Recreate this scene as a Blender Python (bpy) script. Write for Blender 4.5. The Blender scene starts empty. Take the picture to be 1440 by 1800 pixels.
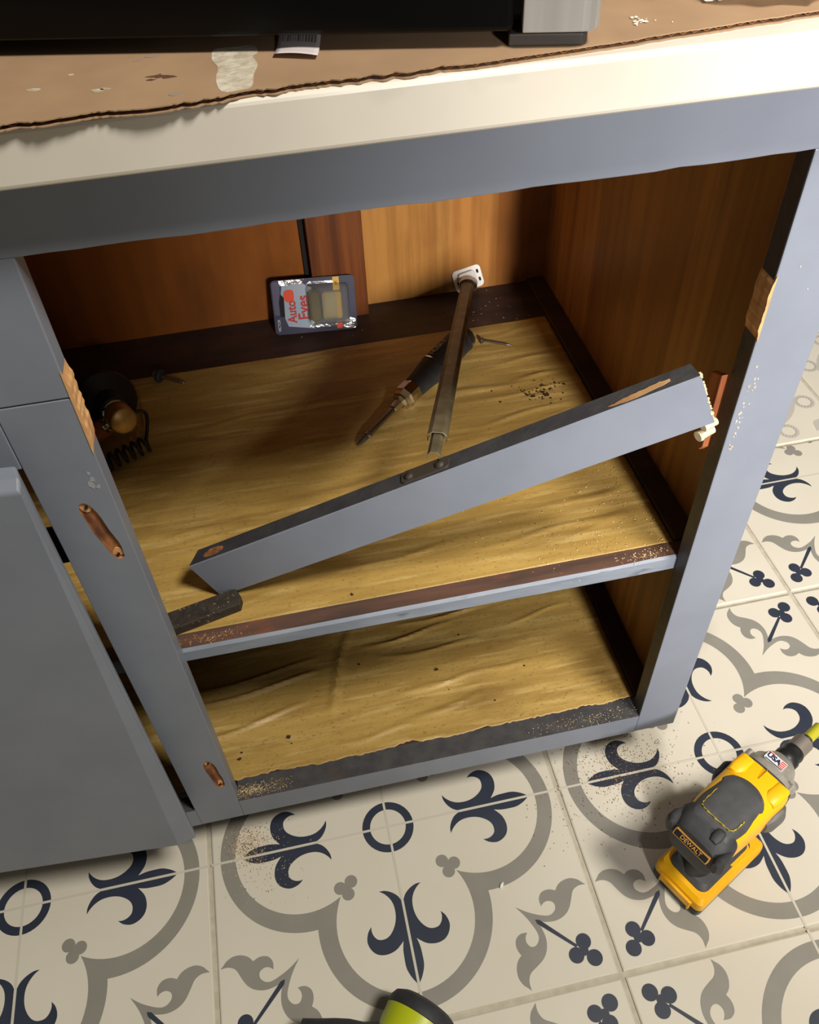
import bpy, bmesh, math, random
from mathutils import Matrix, Vector, Euler
random.seed(11)
SC = bpy.context.scene
COL = SC.collection
PI = math.pi

# ------------------------------------------------------------------ camera
cam_d = bpy.data.cameras.new('camera')
cam = bpy.data.objects.new('camera', cam_d)
COL.objects.link(cam)
cam_d.sensor_fit = 'HORIZONTAL'
cam_d.sensor_width = 36.0
cam_d.lens = 1506.51 / 1440 * 36.0
cam_d.clip_start = 0.01
cam.matrix_world = (Matrix.Translation((0.1357, -0.46798, 1.06835)) @ Matrix.Rotation(-0.168888, 4, 'Z')
                    @ Matrix.Rotation(0.755945, 4, 'X') @ Matrix.Rotation(-0.052556, 4, 'Z'))
SC.camera = cam

# ------------------------------------------------------------------ light
world = bpy.data.worlds.new('room_air')
SC.world = world
world.use_nodes = True
wb = world.node_tree.nodes['Background']
wb.inputs[0].default_value = (1.0, 0.90, 0.76, 1)
wb.inputs[1].default_value = 0.10

def lamp(name, kind, loc, target, power, color, size=0.3, **kw):
    l = bpy.data.lights.new(name, kind)
    l.energy = power
    l.color = color
    if kind == 'AREA':
        l.shape = 'DISK'
        l.size = size
    else:
        l.shadow_soft_size = size
    for k, v in kw.items():
        setattr(l, k, v)
    o = bpy.data.objects.new(name, l)
    COL.objects.link(o)
    o.location = loc
    o.rotation_euler = (Vector(target) - Vector(loc)).to_track_quat('-Z', 'Y').to_euler()
    return o
# the bright room beyond, low and to the right in front of the cabinet
lamp('room_light', 'SPOT', (0.62, -2.2, 1.50), (0.84, 0.1, 0.57), 430, (1.0, 0.96, 0.94), 0.12, spot_size=math.radians(38), spot_blend=1.0)
# ceiling lamp
lamp('ceiling_light', 'AREA', (0.95, -0.80, 2.4), (0.5, -0.1, 0.2), 47, (1.0, 0.95, 0.86), 0.45)

SC.view_settings.view_transform = 'Standard'
SC.view_settings.look = 'None'
SC.view_settings.gamma = 1
SC.view_settings.use_curve_mapping = False
SC.view_settings.exposure = 0.0

# ------------------------------------------------------------------ materials
def lin(c):
    return tuple((v / 255 / 12.92 if v / 255 <= .04045 else ((v / 255 + .055) / 1.055) ** 2.4) for v in c) + (1,)

def mat(name, c, rough=.5, metal=0, c2=None, scale=30, stretch=(1, 1, 1), detail=4, lo=.35, hi=.65, bump=0, bump_scale=None, spec=.5, coat=0):
    m = bpy.data.materials.new(name)
    m.use_nodes = True
    nt = m.node_tree
    b = nt.nodes['Principled BSDF']
    b.inputs['Base Color'].default_value = lin(c)
    b.inputs['Roughness'].default_value = rough
    b.inputs['Metallic'].default_value = metal
    b.inputs['Specular IOR Level'].default_value = spec
    b.inputs['Coat Weight'].default_value = coat
    if c2 is not None or bump:
        tc = nt.nodes.new('ShaderNodeTexCoord')
        mp = nt.nodes.new('ShaderNodeMapping')
        mp.inputs['Scale'].default_value = stretch
        nt.links.new(tc.outputs['Object'], mp.inputs['Vector'])
        nz = nt.nodes.new('ShaderNodeTexNoise')
        nz.inputs['Scale'].default_value = scale
        nz.inputs['Detail'].default_value = detail
        nt.links.new(mp.outputs[0], nz.inputs['Vector'])
        if c2 is not None:
            r = nt.nodes.new('ShaderNodeValToRGB')
            r.color_ramp.elements[0].position = lo
            r.color_ramp.elements[0].color = lin(c)
            r.color_ramp.elements[1].position = hi
            r.color_ramp.elements[1].color = lin(c2)
            nt.links.new(nz.outputs['Fac'], r.inputs['Fac'])
            nt.links.new(r.outputs['Color'], b.inputs['Base Color'])
        if bump:
            n2 = nz
            if bump_scale:
                n2 = nt.nodes.new('ShaderNodeTexNoise')
                n2.inputs['Scale'].default_value = bump_scale
                n2.inputs['Detail'].default_value = detail
                nt.links.new(mp.outputs[0], n2.inputs['Vector'])
            bp = nt.nodes.new('ShaderNodeBump')
            bp.inputs['Strength'].default_value = bump
            bp.inputs['Distance'].default_value = .004
            nt.links.new(n2.outputs['Fac'], bp.inputs['Height'])
            nt.links.new(bp.outputs['Normal'], b.inputs['Normal'])
    return m

def add_second_noise(m, c3, scale, lo, hi, stretch=(1, 1, 1)):
    """lay blotches of colour c3 over the base colour of m"""
    nt = m.node_tree
    b = nt.nodes['Principled BSDF']
    src = b.inputs['Base Color'].links[0].from_socket if b.inputs['Base Color'].links else None
    tc = nt.nodes.new('ShaderNodeTexCoord')
    mp = nt.nodes.new('ShaderNodeMapping')
    mp.inputs['Scale'].default_value = stretch
    nt.links.new(tc.outputs['Object'], mp.inputs['Vector'])
    nz = nt.nodes.new('ShaderNodeTexNoise')
    nz.inputs['Scale'].default_value = scale
    nz.inputs['Detail'].default_value = 6
    nt.links.new(mp.outputs[0], nz.inputs['Vector'])
    mr = nt.nodes.new('ShaderNodeMapRange')
    mr.inputs['From Min'].default_value = lo
    mr.inputs['From Max'].default_value = hi
    nt.links.new(nz.outputs['Fac'], mr.inputs['Value'])
    mx = nt.nodes.new('ShaderNodeMix')
    mx.data_type = 'RGBA'
    nt.links.new(mr.outputs[0], mx.inputs[0])
    if src:
        nt.links.new(src, mx.inputs[6])
    else:
        mx.inputs[6].default_value = b.inputs['Base Color'].default_value
    mx.inputs[7].default_value = lin(c3)
    nt.links.new(mx.outputs[2], b.inputs['Base Color'])
    return m

PAINT = mat('grey_blue_paint', (124, 130, 142), .42, c2=(130, 136, 148), scale=14, bump=.05, bump_scale=60)
PAINT_WORN = add_second_noise(mat('worn_grey_paint', (122, 130, 142), .5, c2=(140, 147, 158), scale=40, stretch=(.3, 1, 1), bump=.25, bump_scale=90), (62, 60, 62), 55, .60, .70, (.3, 1, 1))
DARKP = mat('old_dark_paint', (58, 58, 61), .5, c2=(70, 69, 70), scale=40, bump=.15, bump_scale=120)
DARKP2 = add_second_noise(mat('old_dark_paint_worn', (60, 58, 60), .55, c2=(74, 72, 71), scale=60, bump=.2), (80, 64, 54), 18, .60, .75)
RAW = mat('raw_cut_wood', (236, 186, 128), .8, c2=(196, 138, 84), scale=90, stretch=(1, 1, .35), bump=.4)
RAWD = mat('raw_dark_wood', (176, 116, 68), .95, c2=(104, 62, 38), scale=120, stretch=(1, 1, .4), bump=.4)
TANW = mat('bared_tan_wood', (200, 158, 108), .8, c2=(150, 100, 58), scale=70, stretch=(.3, 1, 1), bump=.3)
ORANGE_W = mat('orange_wood', (206, 126, 74), .7, c2=(140, 76, 40), scale=80, stretch=(1, 1, .1), bump=.2)
BROWNTOP = add_second_noise(mat('worn_brown_top', (104, 72, 56), .6, c2=(72, 54, 46), scale=60, stretch=(.15, 1, 1), bump=.3), (128, 74, 48), 30, .58, .68, (.3, 1, 1))
DARKWOOD = add_second_noise(mat('dark_stained_wood', (70, 48, 38), .6, c2=(46, 33, 28), scale=30, stretch=(.25, 1, 1), bump=.2), (92, 64, 50), 9, .55, .75)
BLACKV = mat('black_void_paint', (24, 20, 18), .8)

def plank_mat(name, axis, joints, cols, grain=(92, 48, 14)):
    """boards running vertically, split at the given positions along axis 0 (x) or 1 (y)"""
    m = bpy.data.materials.new(name)
    m.use_nodes = True
    nt = m.node_tree
    N, Lk = nt.nodes.new, nt.links.new
    b = nt.nodes['Principled BSDF']
    b.inputs['Roughness'].default_value = .42
    tc = N('ShaderNodeTexCoord')
    sx = N('ShaderNodeSeparateXYZ')
    Lk(tc.outputs['Object'], sx.inputs[0])
    mr = N('ShaderNodeMapRange')
    a0, a1 = joints[0], joints[-1]
    mr.inputs['From Min'].default_value = a0
    mr.inputs['From Max'].default_value = a1
    Lk(sx.outputs[axis], mr.inputs['Value'])
    r = N('ShaderNodeValToRGB')
    r.color_ramp.interpolation = 'CONSTANT'
    e = r.color_ramp.elements
    while len(e) > 1:
        e.remove(e[-1])
    e[0].position = 0
    e[0].color = lin(cols[0])
    for j, c in zip(joints[1:-1], cols[1:]):
        k = e.new((j - a0) / (a1 - a0))
        k.color = lin(c)
    Lk(mr.outputs[0], r.inputs['Fac'])
    mp = N('ShaderNodeMapping')
    mp.inputs['Scale'].default_value = (1, 1, .06)
    Lk(tc.outputs['Object'], mp.inputs['Vector'])
    nz = N('ShaderNodeTexNoise')
    nz.inputs['Scale'].default_value = 70
    nz.inputs['Detail'].default_value = 6
    Lk(mp.outputs[0], nz.inputs['Vector'])
    m1 = N('ShaderNodeMapRange')
    m1.inputs['From Min'].default_value = .42
    m1.inputs['From Max'].default_value = .72
    m1.inputs['To Max'].default_value = .55
    Lk(nz.outputs['Fac'], m1.inputs['Value'])
    mx = N('ShaderNodeMix')
    mx.data_type = 'RGBA'
    Lk(m1.outputs[0], mx.inputs[0])
    Lk(r.outputs['Color'], mx.inputs[6])
    mx.inputs[7].default_value = lin(grain)
    # broad stains
    n2 = N('ShaderNodeTexNoise')
    n2.inputs['Scale'].default_value = 9
    n2.inputs['Detail'].default_value = 7
    mp2 = N('ShaderNodeMapping')
    mp2.inputs['Scale'].default_value = (1, 1, .5)
    Lk(tc.outputs['Object'], mp2.inputs['Vector'])
    Lk(mp2.outputs[0], n2.inputs['Vector'])
    m2 = N('ShaderNodeMapRange')
    m2.inputs['From Min'].default_value = .52
    m2.inputs['From Max'].default_value = .78
    m2.inputs['To Max'].default_value = .7
    Lk(n2.outputs['Fac'], m2.inputs['Value'])
    mx2 = N('ShaderNodeMix')
    mx2.data_type = 'RGBA'
    Lk(m2.outputs[0], mx2.inputs[0])
    Lk(mx.outputs[2], mx2.inputs[6])
    mx2.inputs[7].default_value = lin((70, 38, 16))
    Lk(mx2.outputs[2], b.inputs['Base Color'])
    bp = N('ShaderNodeBump')
    bp.inputs['Strength'].default_value = .12
    bp.inputs['Distance'].default_value = .003
    Lk(nz.outputs['Fac'], bp.inputs['Height'])
    Lk(bp.outputs['Normal'], b.inputs['Normal'])
    return m

PLANKS = plank_mat('back_planks_wood', 0, [-.52, -.06, .19, .3787, .44, .53], [(158, 88, 26), (162, 92, 30), (196, 138, 68), (186, 126, 60), (168, 106, 48)], (130, 74, 26))
SIDEW = plank_mat('side_board_wood', 1, [0, .06, .115, .17, .235, .30, .375, .46, .56], [(166, 114, 52), (156, 106, 46), (178, 124, 58), (160, 108, 48), (172, 118, 56), (156, 104, 46), (182, 126, 62), (190, 136, 68)], (92, 54, 22))
BATTEN = mat('red_brown_board', (138, 76, 30), .5, c2=(98, 50, 18), scale=90, stretch=(1, 1, .05), bump=.15)

def liner_mat():
    m = mat('gold_contact_paper', (192, 158, 86), .45, c2=(154, 121, 60), scale=60, stretch=(.14, 1, 1), detail=8, lo=.3, hi=.72, bump=.35, bump_scale=26)
    nt = m.node_tree
    add_second_noise(m, (132, 102, 50), 7, .56, .85)
    add_second_noise(m, (214, 184, 116), 120, .52, .80, (.10, 1, 1))
    add_second_noise(m, (120, 92, 46), 420, .58, .80, (.5, 1, 1))
    add_second_noise(m, (66, 46, 26), 95, .735, .75)
    return m
LINER = liner_mat()

QUARTZ = add_second_noise(mat('cream_quartz', (224, 217, 203), .22, c2=(217, 210, 196), scale=12), (196, 190, 176), 11, .60, .74, (.7, 1, 1))
CARD = add_second_noise(add_second_noise(mat('brown_cardboard', (164, 133, 101), .85, c2=(152, 122, 92), scale=22, detail=6), (124, 92, 64), 11, .64, .80), (204, 176, 142), 17, .68, .76)
CARDE = mat('cardboard_edge', (168, 116, 70), .9, c2=(120, 78, 44), scale=200)
WHITEPAINT = mat('dried_white_paint', (206, 198, 180), .7, c2=(176, 162, 138), scale=160, bump=.3)
TILE = mat('tile_cream', (226, 219, 202), .33, c2=(221, 213, 195), scale=5)
TILE_GREY = mat('tile_grey_glaze', (150, 146, 136), .36, c2=(144, 140, 130), scale=20)
TILE_NAVY = mat('tile_navy_glaze', (50, 56, 70), .36, c2=(56, 62, 77), scale=20)
GROUT = mat('grout_cream', (200, 193, 174), .8, c2=(186, 178, 158), scale=90)
GROUT_LINE = mat('groove_cream', (210, 203, 186), .7)
TILE_PALE = mat('tile_pale_glaze', (196, 190, 180), .4)

BLACKPL = mat('black_plastic', (26, 26, 27), .42, c2=(32, 32, 33), scale=200)
BLACKRUB = mat('black_rubber', (44, 44, 46), .62, c2=(54, 54, 55), scale=60)
GLOSSBLK = mat('gloss_black_glass', (8, 8, 8), .28, spec=.18)
MATTBLK = mat('matt_black_steel', (20, 19, 18), .5)
STAIN = mat('brushed_stainless', (196, 192, 186), .38, .55, c2=(176, 172, 166), scale=60, stretch=(1, 1, .05))
CHROME = mat('chrome', (206, 204, 200), .08, 1)
STEEL = mat('dull_steel', (150, 146, 138), .35, 1)
OLDSTEEL = mat('aged_zinc_slide', (124, 114, 88), .5, .3, c2=(98, 90, 68), scale=60, stretch=(1, 1, 1), bump=.1)
BRASS = mat('brass', (206, 166, 92), .38, .7, c2=(176, 138, 76), scale=60)
COPPER = mat('copper_brown', (184, 112, 66), .5, .4, c2=(148, 86, 50), scale=80)
WHITEPL = mat('white_plastic', (232, 226, 214), .4)
CREAMPL = mat('cream_plastic', (226, 212, 178), .45, c2=(206, 188, 150), scale=160)
YEL = mat('yellow_plastic', (250, 184, 8), .38)
DGREY = mat('charcoal_plastic', (64, 64, 65), .55, c2=(72, 72, 72), scale=90)
ALU = mat('cast_aluminium', (186, 180, 168), .42, .55, c2=(172, 166, 154), scale=120)
DSTEEL = mat('dark_steel', (120, 114, 108), .42, .8, c2=(98, 92, 86), scale=200)
LIME = mat('lime_plastic', (190, 200, 24), .4)
WHITEINK = mat('white_print', (226, 224, 220), .6)
REDINK = mat('red_print', (196, 44, 34), .6)
NAVYINK = mat('navy_print', (24, 28, 66), .6)
GOLDINK = mat('gold_print', (196, 142, 62), .5)
ORANGEST = mat('orange_sticker', (236, 78, 34), .6)
CARDBLUE = mat('blue_print_card', (17, 15, 52), .45, c2=(24, 23, 64), scale=40)
CARDPALE = mat('pale_blue_print', (150, 178, 190), .3, c2=(176, 176, 190), scale=40)
SILVERF = mat('silver_foil', (190, 188, 186), .22, .9, bump=.5, bump_scale=120)
YELLOWP = mat('yellow_print', (226, 178, 48), .3)
GOLDLIQ = mat('gold_fragrance_pad', (206, 190, 140), .25, .2)
OLIVE = mat('olive_fragrance', (112, 98, 22), .2)
PAPER = mat('white_label_paper', (206, 196, 196), .7)
INK = mat('grey_print', (120, 112, 116), .7)
GRIT = add_second_noise(mat('black_gritty_wood', (40, 34, 28), .75, c2=(58, 48, 38), scale=90, bump=.5), (150, 132, 92), 330, .66, .70)
SAWD = mat('sawdust_tan', (206, 168, 112), .9, c2=(176, 134, 82), scale=400)
SAWL = mat('sawdust_pale', (232, 214, 170), .9)
SAWB = mat('sawdust_brown', (128, 92, 58), .9)
PLASTER = mat('plaster_white', (228, 220, 200), .9)
OAKDARK = mat('dark_stain_spot', (58, 34, 18), .8)

def clear_mat(name, c, rough=.08, trans=.92, alpha=1):
    m = bpy.data.materials.new(name)
    m.use_nodes = True
    b = m.node_tree.nodes['Principled BSDF']
    b.inputs['Base Color'].default_value = lin(c)
    b.inputs['Roughness'].default_value = rough
    b.inputs['Transmission Weight'].default_value = trans
    b.inputs['IOR'].default_value = 1.25
    return m
CLEAR = clear_mat('clear_blister', (246, 246, 240))
BAG = clear_mat('clear_bag', (236, 232, 222), .2, .6)

# ------------------------------------------------------------------ mesh helpers
class MB:
    def __init__(s):
        s.v, s.f, s.m = [], [], []
    def add(s, vs, fs, mi=0):
        n = len(s.v)
        s.v += [tuple(p) for p in vs]
        for k, f in enumerate(fs):
            s.f.append(tuple(i + n for i in f))
            s.m.append(mi[k] if isinstance(mi, (list, tuple)) else mi)
        return s
    def box(s, lo, hi, mi=0, M=None):
        """mi: one index or [bottom, top, front(-y), right(+x), back(+y), left(-x)]"""
        x0, y0, z0 = lo
        x1, y1, z1 = hi
        vs = [(x0, y0, z0), (x1, y0, z0), (x1, y1, z0), (x0, y1, z0), (x0, y0, z1), (x1, y0, z1), (x1, y1, z1), (x0, y1, z1)]
        if M is not None:
            vs = [M @ Vector(p) for p in vs]
        return s.add(vs, [(3, 2, 1, 0), (4, 5, 6, 7), (0, 1, 5, 4), (1, 2, 6, 5), (2, 3, 7, 6), (3, 0, 4, 7)], mi)
    def prism(s, poly, lo, hi, M=None, mi=0, mtop=None, mside=None):
        """polygon in local xy pulled from z = lo to hi"""
        n = len(poly)
        vs = [Vector((x, y, lo)) for x, y in poly] + [Vector((x, y, hi)) for x, y in poly]
        if M is not None:
            vs = [M @ p for p in vs]
        fs = [tuple(range(n - 1, -1, -1)), tuple(range(n, 2 * n))]
        ms = [mi, mi if mtop is None else mtop]
        for i in range(n):
            j = (i + 1) % n
            fs.append((i, j, n + j, n + i))
            ms.append(mi if mside is None else mside)
        return s.add(vs, fs, ms)
    def lathe(s, prof, M=None, n=28, mi=0, cap=True):
        """prof: (x along the axis, radius); axis = local +x"""
        vs, fs, ms = [], [], []
        k = len(prof)
        for x, r in prof:
            for i in range(n):
                a = 2 * PI * i / n
                vs.append(Vector((x, r * math.cos(a), r * math.sin(a))))
        for j in range(k - 1):
            for i in range(n):
                i2 = (i + 1) % n
                fs.append((j * n + i, j * n + i2, (j + 1) * n + i2, (j + 1) * n + i)[::-1])
                ms.append(mi if not isinstance(mi, (list, tuple)) else mi[j])
        if cap:
            fs.append(tuple(range(n)))
            ms.append(ms[0])
            fs.append(tuple((k - 1) * n + i for i in range(n - 1, -1, -1)))
            ms.append(ms[-2])
        if M is not None:
            vs = [M @ p for p in vs]
        return s.add(vs, fs, ms)
    def loft(s, rings, mi=0, cap=True):
        n = len(rings[0])
        vs = [p for r in rings for p in r]
        fs, ms = [], []
        for j in range(len(rings) - 1):
            for i in range(n):
                i2 = (i + 1) % n
                fs.append((j * n + i, j * n + i2, (j + 1) * n + i2, (j + 1) * n + i)[::-1])
                ms.append(mi)
        if cap:
            fs.append(tuple(range(n)))
            fs.append(tuple((len(rings) - 1) * n + i for i in range(n - 1, -1, -1)))
            ms += [mi, mi]
        return s.add(vs, fs, ms)
    def tube(s, path, r, n=10, mi=0):
        P = [Vector(p) for p in path]
        rings = []
        up = Vector((0, 0, 1))
        for i, p in enumerate(P):
            t = (P[min(i + 1, len(P) - 1)] - P[max(i - 1, 0)]).normalized()
            a = t.cross(up)
            if a.length < 1e-3:
                a = t.cross(Vector((1, 0, 0)))
            a.normalize()
            b = t.cross(a)
            rr = r[i] if isinstance(r, (list, tuple)) else r
            rings.append([p + a * rr * math.cos(2 * PI * k / n) + b * rr * math.sin(2 * PI * k / n) for k in range(n)])
            up = b if abs(b.dot(t)) < .9 else up
        return s.loft(rings, mi)
    def build(s, name, mats, parent=None, smooth=False, bevel=0, M=None, seg=2, fix=True):
        me = bpy.data.meshes.new(name)
        me.from_pydata(s.v, [], s.f)
        for m in (mats if isinstance(mats, (list, tuple)) else [mats]):
            me.materials.append(m)
        for p, mi in zip(me.polygons, s.m):
            p.material_index = mi
        if fix:
            bm = bmesh.new()
            bm.from_mesh(me)
            bmesh.ops.recalc_face_normals(bm, faces=bm.faces)
            bm.to_mesh(me)
            bm.free()
        if smooth:
            for p in me.polygons:
                p.use_smooth = True
            me.set_sharp_from_angle(angle=math.radians(35))
        o = bpy.data.objects.new(name, me)
        COL.objects.link(o)
        if parent is not None:
            o.parent = parent
        if M is not None:
            o.matrix_local = M
        if bevel:
            b = o.modifiers.new('bevel', 'BEVEL')
            b.width = bevel
            b.segments = seg
            b.limit_method = 'ANGLE'
            b.angle_limit = math.radians(40)
        return o

def thing(name, label, cat, M=None, loc=None, group=None):
    o = bpy.data.objects.new(name, None)
    o.empty_display_size = .05
    COL.objects.link(o)
    if M is not None:
        o.matrix_world = M
    if loc is not None:
        o.location = loc
    o['label'] = label
    o['category'] = cat
    if group:
        o['group'] = group
    return o

def tag(o, label=None, cat=None, group=None, kind=None):
    if label: o['label'] = label
    if cat: o['category'] = cat
    if group: o['group'] = group
    if kind: o['kind'] = kind
    return o

def frame(origin, xdir, zdir):
    x = Vector(xdir).normalized()
    z = Vector(zdir)
    z = (z - x * z.dot(x)).normalized()
    y = z.cross(x)
    M = Matrix((x, y, z)).transposed().to_4x4()
    M.translation = Vector(origin)
    return M

def text_mesh(name, s, size, m, parent, M, depth=.0002, bold=0.0):
    c = bpy.data.curves.new(name, 'FONT')
    c.body = s
    c.size = size
    c.extrude = depth
    c.offset = bold
    c.align_x = 'CENTER'
    c.align_y = 'CENTER'
    t = bpy.data.objects.new(name, c)
    COL.objects.link(t)
    bpy.context.view_layer.update()
    me = bpy.data.meshes.new_from_object(t.evaluated_get(bpy.context.evaluated_depsgraph_get()))
    COL.objects.unlink(t)
    bpy.data.objects.remove(t)
    me.materials.clear()
    me.materials.append(m)
    o = bpy.data.objects.new(name, me)
    COL.objects.link(o)
    o.parent = parent
    o.matrix_local = M
    return o

def smooth_poly(pts, n=4, corners=()):
    """closed Catmull-Rom through pts; indices in corners stay sharp"""
    out = []
    k = len(pts)
    for i in range(k):
        p0, p1, p2, p3 = pts[i - 1], pts[i], pts[(i + 1) % k], pts[(i + 2) % k]
        if i in corners:
            p0 = p1
        if (i + 1) % k in corners:
            p3 = p2
        for j in range(n):
            t = j / n
            out.append(tuple(.5 * (2 * p1[a] + (p2[a] - p0[a]) * t + (2 * p0[a] - 5 * p1[a] + 4 * p2[a] - p3[a]) * t * t
                                   + (3 * p1[a] - p0[a] - 3 * p2[a] + p3[a]) * t ** 3) for a in (0, 1)))
    return out

def rrect(x0, y0, x1, y1, r, n=5):
    out = []
    for cx, cy, a0 in ((x1 - r, y1 - r, 0), (x0 + r, y1 - r, PI / 2), (x0 + r, y0 + r, PI), (x1 - r, y0 + r, 1.5 * PI)):
        for i in range(n + 1):
            a = a0 + PI / 2 * i / n
            out.append((cx + r * math.cos(a), cy + r * math.sin(a)))
    return out

def flakes(name, spots, mats, seed, smin=.0006, smax=.0016):
    """loose grains: spots = (x, y, z, rx, ry, count)"""
    R = random.Random(seed)
    mb = MB()
    for cx, cy, z, rx, ry, n in spots:
        for _ in range(n):
            while True:
                a, b = R.gauss(0, .5), R.gauss(0, .5)
                if abs(a) < 1 and abs(b) < 1:
                    break
            x, y = cx + a * rx, cy + b * ry
            s = R.uniform(smin, smax)
            t = R.uniform(0, 2 * PI)
            l = s * R.uniform(1, 2.4)
            c_, s_ = math.cos(t), math.sin(t)
            P = [(x + l * c_, y + l * s_, z), (x - s * s_ - l * c_ * .4, y + s * c_ - l * s_ * .4, z), (x + s * s_ - l * c_ * .3, y - s * c_ - l * s_ * .3, z), (x, y, z + s * .9)]
            mb.add(P, [(0, 1, 3), (1, 2, 3), (2, 0, 3), (0, 2, 1)], R.randrange(len(mats)))
    return mb.build(name, mats)

# ------------------------------------------------------------------ dimensions (metres)
W, ZT, ZB, ZF, XR, ZC = .4835, .8262, .1369, .100, .5345, .876
XW, YB = .513, .535            # inner face of right side, inner face of back
ZS = .4135                     # top of the shelf
ZC2 = ZC + .0302

# ------------------------------------------------------------------ floor with its printed tiles
TX, TY, P = .1650, -.0077, .4510
YEDGE = TY + 1.184 * P
def build_floor():
    mb = MB()
    mats = [TILE, GROUT, GROUT_LINE, TILE_GREY, TILE_NAVY, TILE_PALE]
    Z1, Z2 = .0, .00025
    x0, x1, y0 = TX - 3.5 * P, TX + 4.5 * P, TY - 3.5 * P
    mb.add([(x0, y0, -.003), (x1, y0, -.003), (x1, YEDGE + 3 * P, -.003), (x0, YEDGE + 3 * P, -.003)], [(0, 1, 2, 3)], 1)
    g = .0032
    def tile(ax, ay, bx, by):
        """one tile slab with eased edges"""
        e = .0016
        vs = [(ax, ay, -.003), (bx, ay, -.003), (bx, by, -.003), (ax, by, -.003), (ax, ay, -.0010), (bx, ay, -.0010), (bx, by, -.0010), (ax, by, -.0010),
              (ax + e, ay + e, 0), (bx - e, ay + e, 0), (bx - e, by - e, 0), (ax + e, by - e, 0)]
        mb.add(vs, [(0, 1, 5, 4), (1, 2, 6, 5), (2, 3, 7, 6), (3, 0, 4, 7), (4, 5, 9, 8), (5, 6, 10, 9), (6, 7, 11, 10), (7, 4, 8, 11), (8, 9, 10, 11)], 0)
    fleur = [(.0138, -.393), (.0223, -.3713), (.0234, -.3494), (.0222, -.325), (.0173, -.3046), (.0268, -.3129), (.0398, -.3219), (.0556, -.3268), (.0724, -.3273), (.0887, -.3221), (.1009, -.3107), (.1082, -.2945), (.1083, -.2801), (.1025, -.2643), (.0927, -.253), (.0939, -.2642), (.0897, -.2778), (.0797, -.2882), (.064, -.2901), (.05, -.2848), (.0377, -.2717), (.0283, -.2533), (.0242, -.2323), (.0256, -.2103), (.0325, -.1931), (.0444, -.1786), (.0571, -.1696), (.0422, -.1705), (.025, -.1781), (.0108, -.1901), (.0034, -.203), (.0034, -.4085)]
    fleur = smooth_poly(fleur, 3, (4, 14, 26, 30, 31))
    leaf = [(.2868, -.2868), (.3129, -.3048), (.3395, -.318), (.3632, -.3255), (.3784, -.3226), (.3892, -.3116), (.3889, -.2981), (.377, -.2905), (.3647, -.2916), (.354, -.2989), (.3537, -.2812), (.3629, -.2673), (.3766, -.2622), (.3908, -.2633), (.4034, -.2689), (.4151, -.2558), (.4323, -.248), (.4523, -.2468), (.4693, -.2539), (.4784, -.2629), (.4866, -.2706), (.4685, -.27), (.4546, -.275), (.4456, -.2834), (.4368, -.2997), (.4247, -.3195), (.4108, -.3321), (.3941, -.3394), (.3766, -.3422), (.3583, -.3403), (.3431, -.3365), (.3305, -.3305)]
    leaf = smooth_poly(leaf, 3, (0, 9, 14, 20, 31))
    def circ(cx, cy, r, n=20):
        return [(cx + r * math.cos(2 * PI * i / n), cy + r * math.sin(2 * PI * i / n)) for i in range(n)]
    # half of one quatrefoil lobe (on the +x side, above its axis), as quads
    t1, t2 = .1592, .2297
    c1 = (.43 ** 2 - 2 * t1 * t1) / (.86 - 2 * t1)
    c2 = (.4708 ** 2 - 2 * t2 * t2) / (.9416 - 2 * t2)
    r1, r2 = .43 - c1, .4708 - c2
    a1 = math.atan2(t1, t1 - c1)
    a2 = math.atan2(t2, t2 - c2)
    lobe = []
    for i in range(24):
        def pt(c, r, a, k):
            t = a * k / 24
            return (c + r * math.cos(t), r * math.sin(t))
        lobe.append([pt(c1, r1, a1, i), pt(c2, r2, a2, i), pt(c2, r2, a2, i + 1), pt(c1, r1, a1, i + 1)])
    S = [(1, 0, 0, 1), (0, -1, 1, 0), (-1, 0, 0, -1), (0, 1, -1, 0)]
    shapes = []      # (poly, material, z)
    for a, b, c, d in S:
        rot = lambda q: [(a * x + b * y, c * x + d * y) for x, y in q]
        for fl in (1, -1):
            mir = lambda q: [(x * fl, y) for x, y in q]
            shapes.append((rot(mir(fleur)), 4, Z2))
            miry = lambda q: [(x, y * fl) for x, y in q]
            for q in lobe:
                shapes.append((rot(miry(q)), 3, Z2))
        dg = lambda q: [(-y, -x) for x, y in q]
        shapes.append((rot(leaf), 3, Z2))
        shapes.append((rot(dg(leaf)), 3, Z2 + .00005))
        k = .0027
        shapes.append((rot([(.328, -.328), (.3365 + k, -.3335 + k), (.4130 + k, -.4130 + k), (.4130 - k, -.4130 - k), (.3335 - k, -.3365 - k)]), 4, Z2 + .0001))
        for q_, (cx, cy, r) in enumerate(((.4330, -.4050, .0195), (.4050, -.4330, .0195), (.4480, -.4480, .0200), (.4270, -.4270, .012))):
            shapes.append((rot(circ(cx, cy, r)), 4, Z2 + .0002 + .00005 * q_))
        for q_, (cx, cy, r) in enumerate(((.1265, -.1265, .0172), (.1575, -.1385, .0170), (.1385, -.1575, .0170), (.143, -.143, .010))):
            shapes.append((rot(circ(cx, cy, r, 16)), 3, Z2 + .0001 + .00005 * q_))
        ring = []
        for i in range(9):
            t, u = PI / 2 * i / 9, PI / 2 * (i + 1) / 9
            shapes.append((rot([(.0505 * math.cos(t), .0505 * math.sin(t)), (.0725 * math.cos(t), .0725 * math.sin(t)), (.0725 * math.cos(u), .0725 * math.sin(u)), (.0505 * math.cos(u), .0505 * math.sin(u))]), 4, Z2))
    gl = .0033
    shapes.append(([(-.5 + g, -gl), (.5 - g, -gl), (.5 - g, gl), (-.5 + g, gl)], 2, Z2 + .0003))
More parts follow.
